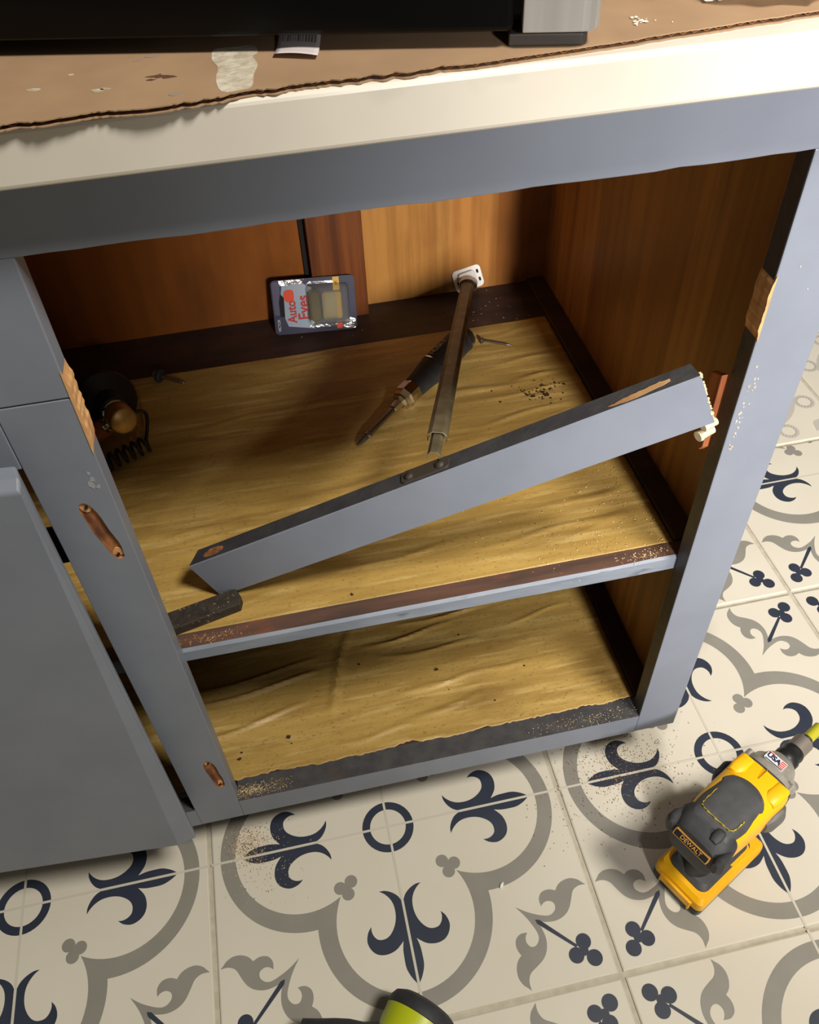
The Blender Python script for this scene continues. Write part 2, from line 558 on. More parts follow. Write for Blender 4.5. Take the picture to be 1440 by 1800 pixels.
    shapes.append(([(-gl, -.5 + g), (gl, -.5 + g), (gl, .5 - g), (-gl, .5 - g)], 2, Z2 + .00031))
    def clip(poly, ymax):
        out = []
        for i in range(len(poly)):
            p, q = poly[i - 1], poly[i]
            if (p[1] <= ymax) != (q[1] <= ymax):
                t = (ymax - p[1]) / (q[1] - p[1])
                out.append((p[0] + t * (q[0] - p[0]), ymax))
            if q[1] <= ymax:
                out.append(q)
        return out
    for i in range(-2, 4):
        for j in range(-2, 2):
            cx, cy = TX + i * P, TY + j * P
            ytop = min(cy + P / 2 - g, YEDGE - g)
            tile(cx - P / 2 + g, cy - P / 2 + g, cx + P / 2 - g, ytop)
            for q, m_, z in shapes:
                w = [(cx + x * P, cy + y * P) for x, y in q]
                if j == 1:
                    w = clip(w, YEDGE - g - .0016)
                if len(w) > 2:
                    ar = sum(w[k - 1][0] * w[k][1] - w[k][0] * w[k - 1][1] for k in range(len(w)))
                    if ar < 0:
                        w = w[::-1]
                    mb.add([(x, y, z) for x, y in w], [tuple(range(len(w)))], m_)
    # the paler lace-pattern tiles beyond the cut row
    PP = .30
    for i in range(-3, 6):
        for j in range(3):
            ax, ay = TX + .06 + i * PP, YEDGE + g + j * PP
            tile(ax + g, ay, ax + PP - g, ay + PP - 2 * g)
            cx, cy = ax + PP / 2, ay + PP / 2 - g
            def strip(pts, w, z=Z2):
                for k in range(len(pts) - 1):
                    (x_a, y_a), (x_b, y_b) = pts[k], pts[k + 1]
                    l = math.hypot(x_b - x_a, y_b - y_a) or 1
                    nx, ny = -(y_b - y_a) / l * w, (x_b - x_a) / l * w
                    mb.add([(x_a - nx, y_a - ny, z), (x_b - nx, y_b - ny, z), (x_b + nx, y_b + ny, z), (x_a + nx, y_a + ny, z)], [(0, 1, 2, 3)], 5)
            R1 = .105
            strip([(cx + R1 * math.cos(2 * PI * k / 48), cy + R1 * math.sin(2 * PI * k / 48)) for k in range(49)], .006)
            for k in range(8):
                a = PI / 4 * k
                el = [(.055 + .026 * math.cos(t * PI / 8), .011 * math.sin(t * PI / 8)) for t in range(16)]
                mb.add([(cx + x * math.cos(a) - y * math.sin(a), cy + x * math.sin(a) + y * math.cos(a), Z2) for x, y in el], [tuple(range(16))], 5)
                lx, ly = cx + .128 * math.cos(a + .39), cy + .128 * math.sin(a + .39)
                strip([(lx + .016 * math.cos(t * PI / 8), ly + .016 * math.sin(t * PI / 8)) for t in range(17)], .0035, Z2 + .0001)
            for k in range(4):
                a = PI / 4 + PI / 2 * k
                bud = [(.150, -.004), (.162, -.022), (.172, -.010), (.196, -.012), (.200, 0), (.196, .012), (.172, .010), (.162, .022), (.150, .004)]
                mb.add([(cx + x * math.cos(a) - y * math.sin(a), cy + x * math.sin(a) + y * math.cos(a), Z2 + .0001) for x, y in bud], [tuple(range(9))], 5)
    o = mb.build('floor', mats, fix=False)
    tag(o, 'cream floor tiles printed with grey and navy quatrefoils', kind='structure')
    return o
build_floor()
tag(MB().box((-1.25, .605, 0), (XR, .70, 2.40), 0).build('wall_back', [mat('wall_plaster', (214, 208, 196), .8, bump=.1)]), kind='structure')

# ------------------------------------------------------------------ base cabinet
cab = thing('base_cabinet', 'grey-blue painted base cabinet with an open bay, its shelf lined in gold paper', 'cabinet', loc=(0, 0, 0))
cab.location = (0, 0, 0)

def ragged_box(z0, z1, n, amp, seed, base):
    R = random.Random(seed)
    return [base + R.uniform(-amp, amp) for _ in range(n)]

# right stile: painted face, old dark paint on its inner edge
MB().box((W, 0, ZF), (XR, .019, ZT), [0, 0, 0, 0, 1, 1]).build('stile', [PAINT, DARKP], cab, bevel=.0012)
# left stile with two chiselled hinge mortises (cut in for real)
XL = -.049
def mortised_stile():
    o = MB().box((XL, 0, ZF), (0, .019, .7255), [0, 0, 0, 0, 0, 0]).build('stile', [PAINT, RAWD, RAW], cab, bevel=.0006)
    def slot(cx0, cz0, cx1, cz1, w, seed):
        R = random.Random(seed)
        d_ = Vector((cx1 - cx0, 0, cz1 - cz0))
        L = d_.length
        u = d_.normalized()
        n = Vector((u.z, 0, -u.x))
        pts = []
        for k in range(28):
            a = 2 * PI * k / 28
            px = abs(math.cos(a)) ** .55 * math.copysign(1, math.cos(a)) * L / 2
            py = abs(math.sin(a)) ** .8 * math.copysign(1, math.sin(a)) * w / 2 * (1 + R.uniform(-.09, .09))
            pts.append((px, py))
        M = Matrix((u, n, Vector((0, 1, 0)))).transposed().to_4x4()
        M.translation = Vector(((cx0 + cx1) / 2, 0, (cz0 + cz1) / 2))
        c = MB().prism(pts, -.003, .0028, M, 1).build('mortise_cutter', [PAINT, RAWD, RAW])
        b = o.modifiers.new('mortise', 'BOOLEAN')
        b.operation = 'DIFFERENCE'
        b.object = c
        b.solver = 'EXACT'
        return c
    cs = [slot(-.0225, .634, -.0115, .570, .0115, 3), slot(-.0155, .240, -.0105, .178, .0115, 5)]
    bpy.context.view_layer.update()
    me = bpy.data.meshes.new_from_object(o.evaluated_get(bpy.context.evaluated_depsgraph_get()))
    o.modifiers.clear()
    o.data = me
    for c in cs:
        bpy.data.objects.remove(c)
    return o
mortised_stile()
# raw wood rim of the mortises: paler torn fibres
for k, (cx, cz, w, h, sd) in enumerate(((-.0212, .628, .010, .012, 1), (-.0125, .5765, .009, .010, 2), (-.0150, .232, .008, .011, 3), (-.011, .186, .007, .009, 4))):
    R = random.Random(sd)
    pts = [(w / 2 * math.cos(a) * R.uniform(.7, 1.1), h / 2 * math.sin(a) * R.uniform(.7, 1.1)) for a in [2 * PI * q / 14 for q in range(14)]]
    M = Matrix(((1, 0, 0, cx), (0, 0, 1, .0019), (0, 1, 0, cz), (0, 0, 0, 1)))
    MB().prism(pts, 0, .0015, M).build('torn_fibre', RAW, cab)
for cx, cz, rr_ in ((-.0208, .6285, .0013), (-.0128, .5745, .0013), (-.0148, .2325, .0012), (-.0110, .1835, .0012)):
    MB().lathe([(0, rr_), (.002, rr_ * .8)], frame((cx, .0003, cz), (0, 1, 0), (0, 0, 1)), 12).build('screw_hole', BLACKV, cab)
# upper left part of the frame above the open joint
MB().box((-.56, 0, .7265), (0, .019, ZT), 0).build('frame_panel', [PAINT], cab, bevel=.0010)
MB().box((-.56, 0, .674), (XL - .0004, .019, .7255), 0).build('divider_rail', [PAINT], cab, bevel=.0010)
# top rail with a slightly ragged lower edge
def top_rail():
    R = random.Random(4)
    mb = MB()
    n = 70
    lo = []
    x0, x1 = -.56, XR
    for i in range(n + 1):
        lo.append((x0 + (x1 - x0) * i / n, (ZT if x0 + (x1 - x0) * i / n < 0 or x0 + (x1 - x0) * i / n > W else ZT - R.uniform(0, .0012))))
    poly = lo + [(x1, ZC), (x0, ZC)]
    M = Matrix(((1, 0, 0, 0), (0, 0, 1, 0), (0, 1, 0, 0), (0, 0, 0, 1)))
    mb.prism(poly, 0, .019, M, 0, mside=0)
    return mb.build('top_rail', [PAINT, DARKP], cab, bevel=.0008)
top_rail()
MB().box((.0002, 0, ZF), (W - .0002, .0272, ZB), [0, 1, 0, 0, 1, 0]).build('bottom_rail', [PAINT, DARKP2], cab, bevel=.0004)
MB().box((-.56, 0, ZF), (XL - .0002, .019, ZB), [0, 1, 0, 0, 1, 0]).build('bottom_rail', [PAINT, DARKP2], cab, bevel=.0004)
# stubs left where the drawer rail was sawn away
def stub(x0, x1, z0, z1, seed, name='rail_stub'):
    R = random.Random(seed)
    mb = MB()
    n = 22
    inner, outer = [], []
    for i in range(n + 1):
        z = z0 + (z1 - z0) * i / n
        tp = min(1, 6 * min(i, n - i) / n + .15)
        inner.append((z, x0))
        outer.append((z, x0 + (x1 - x0) * tp * R.uniform(.7, 1.15)))
    poly = inner + outer[::-1]
    M = Matrix(((0, 1, 0, 0), (0, 0, 1, 0), (1, 0, 0, 0), (0, 0, 0, 1)))
    mb.prism(poly, -.0006, .0185, M)
    return mb.build(name, [RAW], cab)
stub(-.001, .0016, .678, .747, 1)
stub(W + .001, W - .0014, .682, .737, 2)
# right side, back, toe kick, floor, shelf
MB().box((XW, .019, ZF), (XR, .56, ZC), [0, 0, 0, 1, 0, 0]).build('side_panel', [SIDEW, PAINT], cab)
MB().box((-.56, YB, ZF), (XW, YB + .012, ZC), 0).build('back_panel', [PLANKS], cab)
MB().box((.1925, .511, ZS), (.262, YB, ZC - .02), 0).build('batten', [BATTEN], cab, bevel=.001)
MB().box((.185, .529, ZS), (.1905, YB, ZC - .02), 0).build('batten_gap_strip', [BLACKV], cab)
MB().box((-.56, .075, 0), (XR - .005, .093, ZF), 0).build('toe_kick', [DARKP], cab)
MB().box((-.58, .0, 0.0), (-.56, .56, ZC), 0).build('side_panel', [PAINT], cab)
MB().box((-.56, .0274, .118), (XW, YB, .1362), 0).build('cabinet_floor', [DARKWOOD], cab)
MB().box((-.56, .0365, .397), (XW, YB, ZS), 0).build('shelf', [DARKWOOD], cab)
def shelf_edge():
    mb = MB()
    n = 60
    R = random.Random(8)
    rings = []
    x0, x1 = -.56, W + .024
    w1, w2 = [0], [0]
    for i in range(n + 1):
        w1.append(max(-1, min(1, w1[-1] + R.uniform(-.5, .5))))
        w2.append(max(-1, min(1, w2[-1] + R.uniform(-.5, .5))))
    for i in range(n + 1):
        x = x0 + (x1 - x0) * i / n
        a, b = w1[i] * .0009, w2[i] * .0009
        rings.append([Vector(p) for p in ((x, .0175, .3975 + b), (x, .0175, .4125 + a), (x, .0195 + abs(a), .4148 + a * .5), (x, .0362, .4150), (x, .0362, .3975))])
    N = 5
    vs = [p for r in rings for p in r]
    fs, ms = [], []
    mm = [0, 0, 1, 1, 1]
    for j in range(n):
        for i in range(N):
            i2 = (i + 1) % N
            fs.append((j * N + i, (j + 1) * N + i, (j + 1) * N + i2, j * N + i2))
            ms.append(mm[i])
    fs += [tuple(range(N)), tuple(n * N + i for i in range(N))]
    ms += [0, 0]
    mb.add(vs, fs, ms)
    return mb.build('shelf_edge', [PAINT_WORN, BROWNTOP], cab)
shelf_edge()
MB().box((.4885, .037, ZS), (XW, YB - .001, ZS + .005), 0).build('cleat', [DARKWOOD], cab, bevel=.001)
MB().box((.4885, .0275, .1362), (XW, YB - .001, .1412), 0).build('cleat', [DARKWOOD], cab, bevel=.001)
# wood bits seen in the gap beside the door
MB().box((-.55, .020, .655), (XL - .001, .040, .671), 0).build('drawer_runner', [ORANGE_W], cab)
MB().box((-.55, .022, .553), (XL + .002, .042, .576), 0).build('inner_rail', [BLACKV], cab)
# orange strip fixed behind the right stile
def stick():
    mb = MB()
    M = Matrix(((0, 0, 1, 0), (1, 0, 0, 0), (0, 1, 0, 0), (0, 0, 0, 1)))
    mb.prism([(.0360, .6290), (.0200, .6365), (.0195, .6050), (.0192, .5600), (.0240, .5530), (.0360, .573), (.0408, .6012)], .4775, .4832, M)
    return mb.build('wood_strip', [ORANGE_W], cab, bevel=.0008)
stick()

# door: sagging slab ajar on the left
def door():
    o = Vector((-.0430, -.037, .6864))
    yaw, roll, H = .0426, .0461, .5485
    u = Vector((-math.cos(yaw) * math.cos(roll), math.sin(yaw), math.sin(roll)))
    w = Vector((-math.sin(roll), 0, -math.cos(roll)))
    nrm = u.cross(w).normalized()
    if nrm.y > 0:
        nrm = -nrm
    t, wd = .021, .36
    mb = MB()
    c = .0095
    pf = [o + u * a + w * b for a, b in ((0, 0), (wd, 0), (wd, H), (0, H))]
    mid = [o - nrm * .008 + u * a + w * b for a, b in ((-.0005, -c * .6), (wd, -c * .6), (wd, H + c * .4), (-.0190, H + c * .4))]
    bk = [p - nrm * (t - .008) + (u * .0045 if k in (0, 3) else Vector()) for k, p in enumerate(mid)]
    mb.add(pf + mid + bk, [(0, 1, 2, 3), (0, 3, 7, 4), (3, 2, 6, 7), (2, 1, 5, 6), (1, 0, 4, 5), (4, 7, 11, 8), (7, 6, 10, 11), (6, 5, 9, 10), (5, 4, 8, 9), (8, 11, 10, 9)])
    return mb.build('door', [PAINT], cab, bevel=.002, seg=3)
door()

# paint chips on the faces
def chip(pts3, name='paint_chip', m=None, y=-.0003):
    mb = MB()
    for x, z, s, sd in pts3:
        R = random.Random(sd)
        q = [(x + s * math.cos(a) * R.uniform(.4, 1), z + s * 1.5 * math.sin(a) * R.uniform(.4, 1)) for a in [2 * PI * i / 9 for i in range(9)]]
        M = Matrix(((1, 0, 0, 0), (0, 0, 1, 0), (0, 1, 0, 0), (0, 0, 0, 1)))
        mb.prism(q, y, .0002, M)
    return tag(mb.build(name, [m or WHITEPAINT], cab), kind='stuff')
R0 = random.Random(21)
pp = []
for i in range(34):
    t = R0.random() ** .8
    pp.append((.4935 - .004 * t + R0.uniform(-.003, .003), .662 - .09 * t, R0.uniform(.0003, .0014), i))
pp += [(.5, .742, .0008, 50), (.512, .722, .0006, 51)]
chip(pp)
chip([(-.0085, .655, .0025, 3), (-.0105, .650, .003, 4), (-.0065, .647, .0018, 5), (-.0095, .661, .0015, 6)], m=mat('scuffed_paint', (160, 162, 162), .7))

# ------------------------------------------------------------------ shelf liners: wrinkled contact paper
def liner(name, x0, x1, y0, y1, z, seed, label, ragged_front=0.0, folds=(), nx=230, ny=170):
    R = random.Random(seed)
    ridges = []
    for _ in range(58):
        ridges.append((R.uniform(x0, x1), R.uniform(y0, y1), R.uniform(.03, .13), R.uniform(.0022, .0048), R.uniform(.0007, .0020) * R.choice((1, 1, -.6)), R.uniform(-.02, .20), R.uniform(0, 6)))
    h = [[0.0] * (nx + 1) for _ in range(ny + 1)]
    xs = [x0 + (x1 - x0) * i / nx for i in range(nx + 1)]
    ys = [y0 + (y1 - y0) * j / ny for j in range(ny + 1)]
    for cx, cy, L, w, a, sl, ph in ridges:
        for i, x in enumerate(xs):
            dx = (x - cx) / L
            if abs(dx) > 1:
                continue
            yc = cy + sl * (x - cx) + .002 * math.sin((x - cx) * 60 + ph)
            env = (1 - dx * dx) ** 2 * a
            for j in range(max(0, int((yc - 3 * w - y0) / (y1 - y0) * ny)), min(ny, int((yc + 3 * w - y0) / (y1 - y0) * ny) + 1) + 1):
                if 0 <= j <= ny:
                    e = (ys[j] - yc) / w
                    h[j][i] += env * math.exp(-e * e)
    for (ax, ay, bx, by, w, a) in folds:
        d_ = Vector((bx - ax, by - ay)); L = d_.length; u = d_ / L
        for j, y in enumerate(ys):
            for i, x in enumerate(xs):
                s_ = ((x - ax) * u.x + (y - ay) * u.y) / L
                if 0 < s_ < 1:
                    q = (-(x - ax) * u.y + (y - ay) * u.x + .004 * math.sin(s_ * 5)) / w
                    if abs(q) < 3:
                        h[j][i] += a * math.exp(-q * q) * math.sin(PI * s_) ** .6
    rag = []
    q = 0
    for i in range(nx + 1):
        q = max(-1, min(1, q + R.uniform(-.3, .3)))
        x = xs[i]
        rag.append(q * .6 + .9 * math.exp(-((x - .205) / .014) ** 2) + .5 * math.exp(-((x - .30) / .03) ** 2) + R.uniform(-.25, .25))
    mb = MB()
    vs = []
    for j, y in enumerate(ys):
        for i, x in enumerate(xs):
            f = max(0, 1 - j / 14)
            e = min(1, 4 * min(j, ny - j) / ny * 5, 4 * min(i, nx - i) / nx * 5)
            vs.append((x, y + f * ragged_front * rag[i], z + .0006 + max(-.0003, h[j][i] * e)))
    fs = []
    for j in range(ny):
        for i in range(nx):
            a = j * (nx + 1) + i
            fs.append((a, a + 1, a + nx + 2, a + nx + 1))
    mb.add(vs, fs)
    o = mb.build(name, [LINER], smooth=True, fix=False)
    sm = o.modifiers.new('thickness', 'SOLIDIFY')
    sm.thickness = .0003
    sm.offset = 1
    tag(o, label, 'shelf liner')
    return o
liner('shelf_liner', -.40, .4875, .0370, .4455, ZS, 5, 'wrinkled gold wood-grain contact paper on the upper shelf, tools lying on it',
      folds=((.02, .32, .11, .06, .010, .0012),))
liner('shelf_liner', -.40, .4875, .0275, .40, .1362, 9, 'wrinkled gold contact paper on the cabinet bottom below the shelf edge', ragged_front=.0040,
      folds=((.165, .21, .115, .085, .0055, .0045), (.135, .20, .10, .10, .008, -.0015), (-.05, .135, .13, .150, .0032, .0038), (-.05, .085, .10, .108, .0032, .0032), (-.05, .155, .12, .168, .003, .0028), (.17, .175, .30, .185, .003, .0026), (.19, .155, .33, .150, .003, .0022), (.22, .20, .38, .205, .003, .0024)))
# small dark stains and the hole in the lower paper are lumps of dirt lying there
def dirt(name, pts, label, m=OAKDARK):
    mb = MB()
    for x, y, z, s, sd in pts:
        R = random.Random(sd)
        q = [(x + s * math.cos(a) * R.uniform(.5, 1.1), y + s * .7 * math.sin(a) * R.uniform(.5, 1.1)) for a in [2 * PI * i / 9 for i in range(9)]]
        mb.prism(q, z, z + .0006)
    o = mb.build(name, [m])
    tag(o, label, 'dirt', kind='stuff')
    return o
Rd = random.Random(77)
dirt('dirt_specks', [(.4321 + Rd.gauss(0, .013), .298 + Rd.gauss(0, .010), ZS + .0012, Rd.uniform(.0003, .0016) if i > 6 else Rd.uniform(.002, .0036), i) for i in range(70)], 'dark crusted dirt patch on the right rear of the shelf paper')
dirt('dirt_specks', [(.065, .068, .1374, .0042, 1), (.0675, .0585, .1374, .0012, 2), (.26, .12, .1374, .0035, 3), (.165, .150, .1374, .002, 4), (.005, .052, .1374, .003, 5), (.008, .060, .1374, .002, 6), (.30, .165, .1374, .0018, 7), (.37, .10, .1374, .002, 8), (.32, .06, .1374, .002, 9)], 'dark specks and one brown spot on the lower gold paper')

# ------------------------------------------------------------------ countertop
def counter():
    mb = MB()
    mb.box((-.62, -.030, ZC), (.565, .60, ZC2), 0)
    o = mb.build('countertop', [QUARTZ], bevel=.003, seg=3)
    tag(o, 'cream quartz countertop with faint grey veins above the grey cabinet', 'countertop')
counter()

# ------------------------------------------------------------------ corrugated cardboard sheet on the counter
def cardboard():
    root = thing('cardboard_sheet', 'brown corrugated cardboard sheet lying on the cream countertop', 'cardboard', loc=(.12, .1, ZC2))
    ox, oy, oz = .12, .1, ZC2
    key = [(-.60, -.045), (-.2, -.038), (.027, -.0345), (.042, -.0340), (.060, -.0318), (.070, -.0305), (.094, -.0335), (.115, -.0320), (.137, -.0300), (.177, -.0260), (.2165, -.0265), (.269, -.0262), (.306, -.0236), (.37, -.0172), (.453, -.0094), (.55, -.001)]
    def front(x):
        for (x_a, y_a), (x_b, y_b) in zip(key, key[1:]):
            if x <= x_b:
                return y_a + (y_b - y_a) * (x - x_a) / (x_b - x_a)
        return key[-1][1]
    R = random.Random(6)
    X = [-.58 + i * .0016 for i in range(int(1.12 / .0016))]
    jag = 0
    fy, fy2 = [], []
    for x in X:
        jag = max(-1, min(1, jag + R.uniform(-.6, .6)))
        amp = .0018 if x < .24 else .0007
        fy.append(front(x) + jag * amp)
        fy2.append(front(x) + .0016 + .0012 * R.random() + jag * amp * .6)
    def sheet(nm, ylist, z0, z1, m, zf=None):
        mb = MB()
        n = len(X)
        vs = []
        for x, y in zip(X, ylist):
            for yy, z in ((y, z0), (y, z1), (.40, z1), (.40, z0)):
                dz = zf(x) if zf else 0
                vs.append((x - ox, yy - oy, z + dz))
        fs = []
        for i in range(n - 1):
            a, b = 4 * i, 4 * (i + 1)
            for k in range(4):
                k2 = (k + 1) % 4
                fs.append((a + k, b + k, b + k2, a + k2))
        fs += [(0, 1, 2, 3), (4 * n - 4, 4 * n - 3, 4 * n - 2, 4 * n - 1)]
        mb.add(vs, fs)
        return mb.build(nm, m, root)
    sheet('bottom_liner', [y - .0004 for y in fy], .0002, .0007, [CARD])
    sheet('fluting', fy2, .0015, .0020, [CARDE], lambda x: .0008 * math.sin(2 * PI * x / .0068))
    sheet('top_liner', fy, .0027, .0033, [CARD])
    # brushed patch of white paint, flecks
    def patch(nm, pts, m):
        q = smooth_poly([(x - ox, y - oy) for x, y in pts], 3)
        return MB().prism(q, .0033, .0035).build(nm, m, root)
    patch('paint_patch', [(.1288, .033), (.1330, .0345), (.1400, .034), (.1502, .0335), (.1515, .022), (.1485, .018), (.1500, .005), (.1470, -.008), (.1445, -.024), (.1380, -.0265), (.1300, -.026), (.1280, -.010), (.1300, .006), (.1275, .018)], [WHITEPAINT])
    for i, (x, y, s) in enumerate(((.0385, .005, .0035), (.0705, -.006, .004), (.074, -.005, .0025), (.056, .020, .002), (.098, .0335, .0045), (.090, .030, .003), (.108, -.022, .004))):
        Rq = random.Random(i)
        patch('paint_fleck', [(x + s * math.cos(a) * Rq.uniform(.6, 1.2), y + .6 * s * math.sin(a) * Rq.uniform(.6, 1.2)) for a in [2 * PI * k / 7 for k in range(7)]], [WHITEPAINT if i < 4 else mat('grey_smear', (150, 130, 112), .8)])
    for i, (x, y, s) in enumerate(((.100, .004, .006), (.106, .001, .004), (.096, .0, .003))):
        Rq = random.Random(i + 40)
        patch('dark_smear', [(x + s * math.cos(a) * Rq.uniform(.3, 1.3), y + .5 * s * math.sin(a) * Rq.uniform(.3, 1.3)) for a in [2 * PI * k / 9 for k in range(9)]], [mat('dark_smear', (92, 62, 44), .85)])
cardboard()
ZK = ZC2 + .0034      # top of the cardboard

# plaster crumbs on the cardboard
def crumbs(name, pts, label, m=PLASTER):
    mb = MB()
    for x, y, z, s, sd in pts:
        R = random.Random(sd)
        ico = [(0, 0, 1), (.9, 0, .4), (.28, .85, .4), (-.72, .53, .4), (-.72, -.53, .4), (.28, -.85, .4), (0, 0, 0)]
        vs = [(x + a * s * R.uniform(.6, 1.3), y + b * s * R.uniform(.6, 1.3), z + c * s * .8) for a, b, c in ico]
        fs = [(0, i, i % 5 + 1) for i in range(1, 6)] + [(6, i % 5 + 1, i) for i in range(1, 6)]
        mb.add(vs, fs)
    o = mb.build(name, [m])
    return o
Rc = random.Random(5)
cr = [(.354 + Rc.gauss(0, .0022), .003 + Rc.gauss(0, .003), ZK, Rc.uniform(.0006, .0017), i) for i in range(16)] + [(.3635, .0022, ZK, .0008, 40), (.371, -.003, ZK, .0007, 41), (.36, .006, ZK, .0006, 42)]
tag(crumbs('plaster_crumbs', cr, ''), 'little white plaster crumbs on the cardboard right of the stainless corner', 'crumbs', kind='stuff')
o = crumbs('plaster_chip', [(.402, .0215, ZK, .0045, 3), (.406, .0225, ZK, .0038, 4), (.410, .021, ZK, .003, 5)], '')
tag(o, 'white plaster lump at the top edge, left of the clear plastic bag', 'plaster')

# ------------------------------------------------------------------ microwave
def microwave():
    th = math.atan2(-.0707, .2593)
    M = Matrix.Translation((.0201, .0548, ZK)) @ Matrix.Rotation(th, 4, 'Z')
    r = thing('microwave', 'black microwave with a stainless corner panel standing on the cardboard', 'microwave', M=M)
    # local: x along the front, y back, z up
    MB().box((-.20, .012, .0090), (.3085, .36, .27), 0).build('body', [MATTBLK], r, bevel=.004)
    MB().box((-.20, .000, .0080), (.2680, .014, .268), 0).build('front_panel', [GLOSSBLK], r, bevel=.003, seg=3)
    mb = MB()
    poly = [(.2725, -.001), (.3020, -.001)] + [(.3020 + .0095 * math.sin(a), .0085 - .0095 * math.cos(a)) for a in [PI / 2 * k / 8 for k in range(1, 9)]] + [(.3115, .022), (.2725, .022)]
    mb.prism(poly, .0080, .268)
    mb.build('corner_panel', [STAIN], r, bevel=.0006)
    for x in (-.17, .266):
        f = MB()
        f.prism([(x, .004), (x + .0375, .004), (x + .040, .007), (x + .040, .034), (x, .034)], 0, .0062)
        f.build('foot', [mat('grey_black_foot', (64, 60, 56), .5) if x > 0 else MATTBLK], r, bevel=.001)
microwave()

# curled paper label hanging out from under the microwave
def label_tag():
    root = thing('paper_label', 'small curled white paper label with a printed barcode under the microwave edge', 'label', M=frame((.1700, .0058, ZK), (.0211, -.0093, 0), (0, 0, 1)))
    mb = MB()
    nx, ny = 8, 10
    Wd, L = .0232, .0400
    vs = []
    def zz(t):
        return .0006 + .005 * (1 - t) ** 2 + .0016 * max(0, t - .75) / .25
    for j in range(ny + 1):
        t = j / ny
        for i in range(nx + 1):
            s = i / nx
            vs.append(((s - .5) * Wd - .0087 * (1 - t), L * (1 - t), zz(t) + .0007 * math.sin(s * PI)))
    fs = [(j * (nx + 1) + i, j * (nx + 1) + i + 1, (j + 1) * (nx + 1) + i + 1, (j + 1) * (nx + 1) + i) for j in range(ny) for i in range(nx)]
    mb.add(vs, fs)
    o = mb.build('sheet', [PAPER], root, smooth=True)
    s_ = o.modifiers.new('thickness', 'SOLIDIFY')
    s_.thickness = .0002
    R = random.Random(2)
    b = MB()
    x = -.0095
    while x < .009:
        w = R.choice((.0003, .0005, .0009))
        vs = []
        for t in (.32, .44, .56):
            z = zz(t) + .0007 * math.sin(PI * (x / Wd + .5)) + .0004
            vs += [(x - .0087 * (1 - t), L * (1 - t), z), (x + w - .0087 * (1 - t), L * (1 - t), z)]
        b.add(vs, [(0, 1, 3, 2), (2, 3, 5, 4)])
        x += w + R.choice((.0004, .0007, .001))
    b.build('barcode', [INK], root)
label_tag()

# crumpled clear bag at the top right edge
def bag():
    R = random.Random(12)
    mb = MB()
    nu, nv = 30, 20
    vs = []
    for j in range(nv + 1):
        for i in range(nu + 1):
            u, v = i / nu, j / nv
            a = 2 * PI * u
            r = math.sin(PI * (.03 + .94 * v)) ** .7
            k = 1 + .16 * math.sin(5 * a + 9 * v) + .10 * math.sin(11 * a - 14 * v) + R.uniform(-.06, .06)
            if i == nu:
                k = 1 + .16 * math.sin(9 * v) + .10 * math.sin(-14 * v)
            vs.append((.050 * r * k * math.cos(a), .030 * r * k * math.sin(a), .0 + .018 * (1 - math.cos(PI * v)) * (1 + .2 * math.sin(7 * a))))
    fs = []
    for j in range(nv):
        for i in range(nu):
            i2 = i + 1 if i < nu - 1 else 0
            fs.append((j * (nu + 1) + i, j * (nu + 1) + i2, (j + 1) * (nu + 1) + i2, (j + 1) * (nu + 1) + i))
    mb.add(vs, fs)
    o = mb.build('plastic_bag', [BAG], M=Matrix.Translation((.447, .028, ZK)) @ Matrix.Rotation(-.35, 4, 'Z'))
    tag(o, 'crumpled clear plastic bag on the cardboard at the top right', 'bag')
bag()

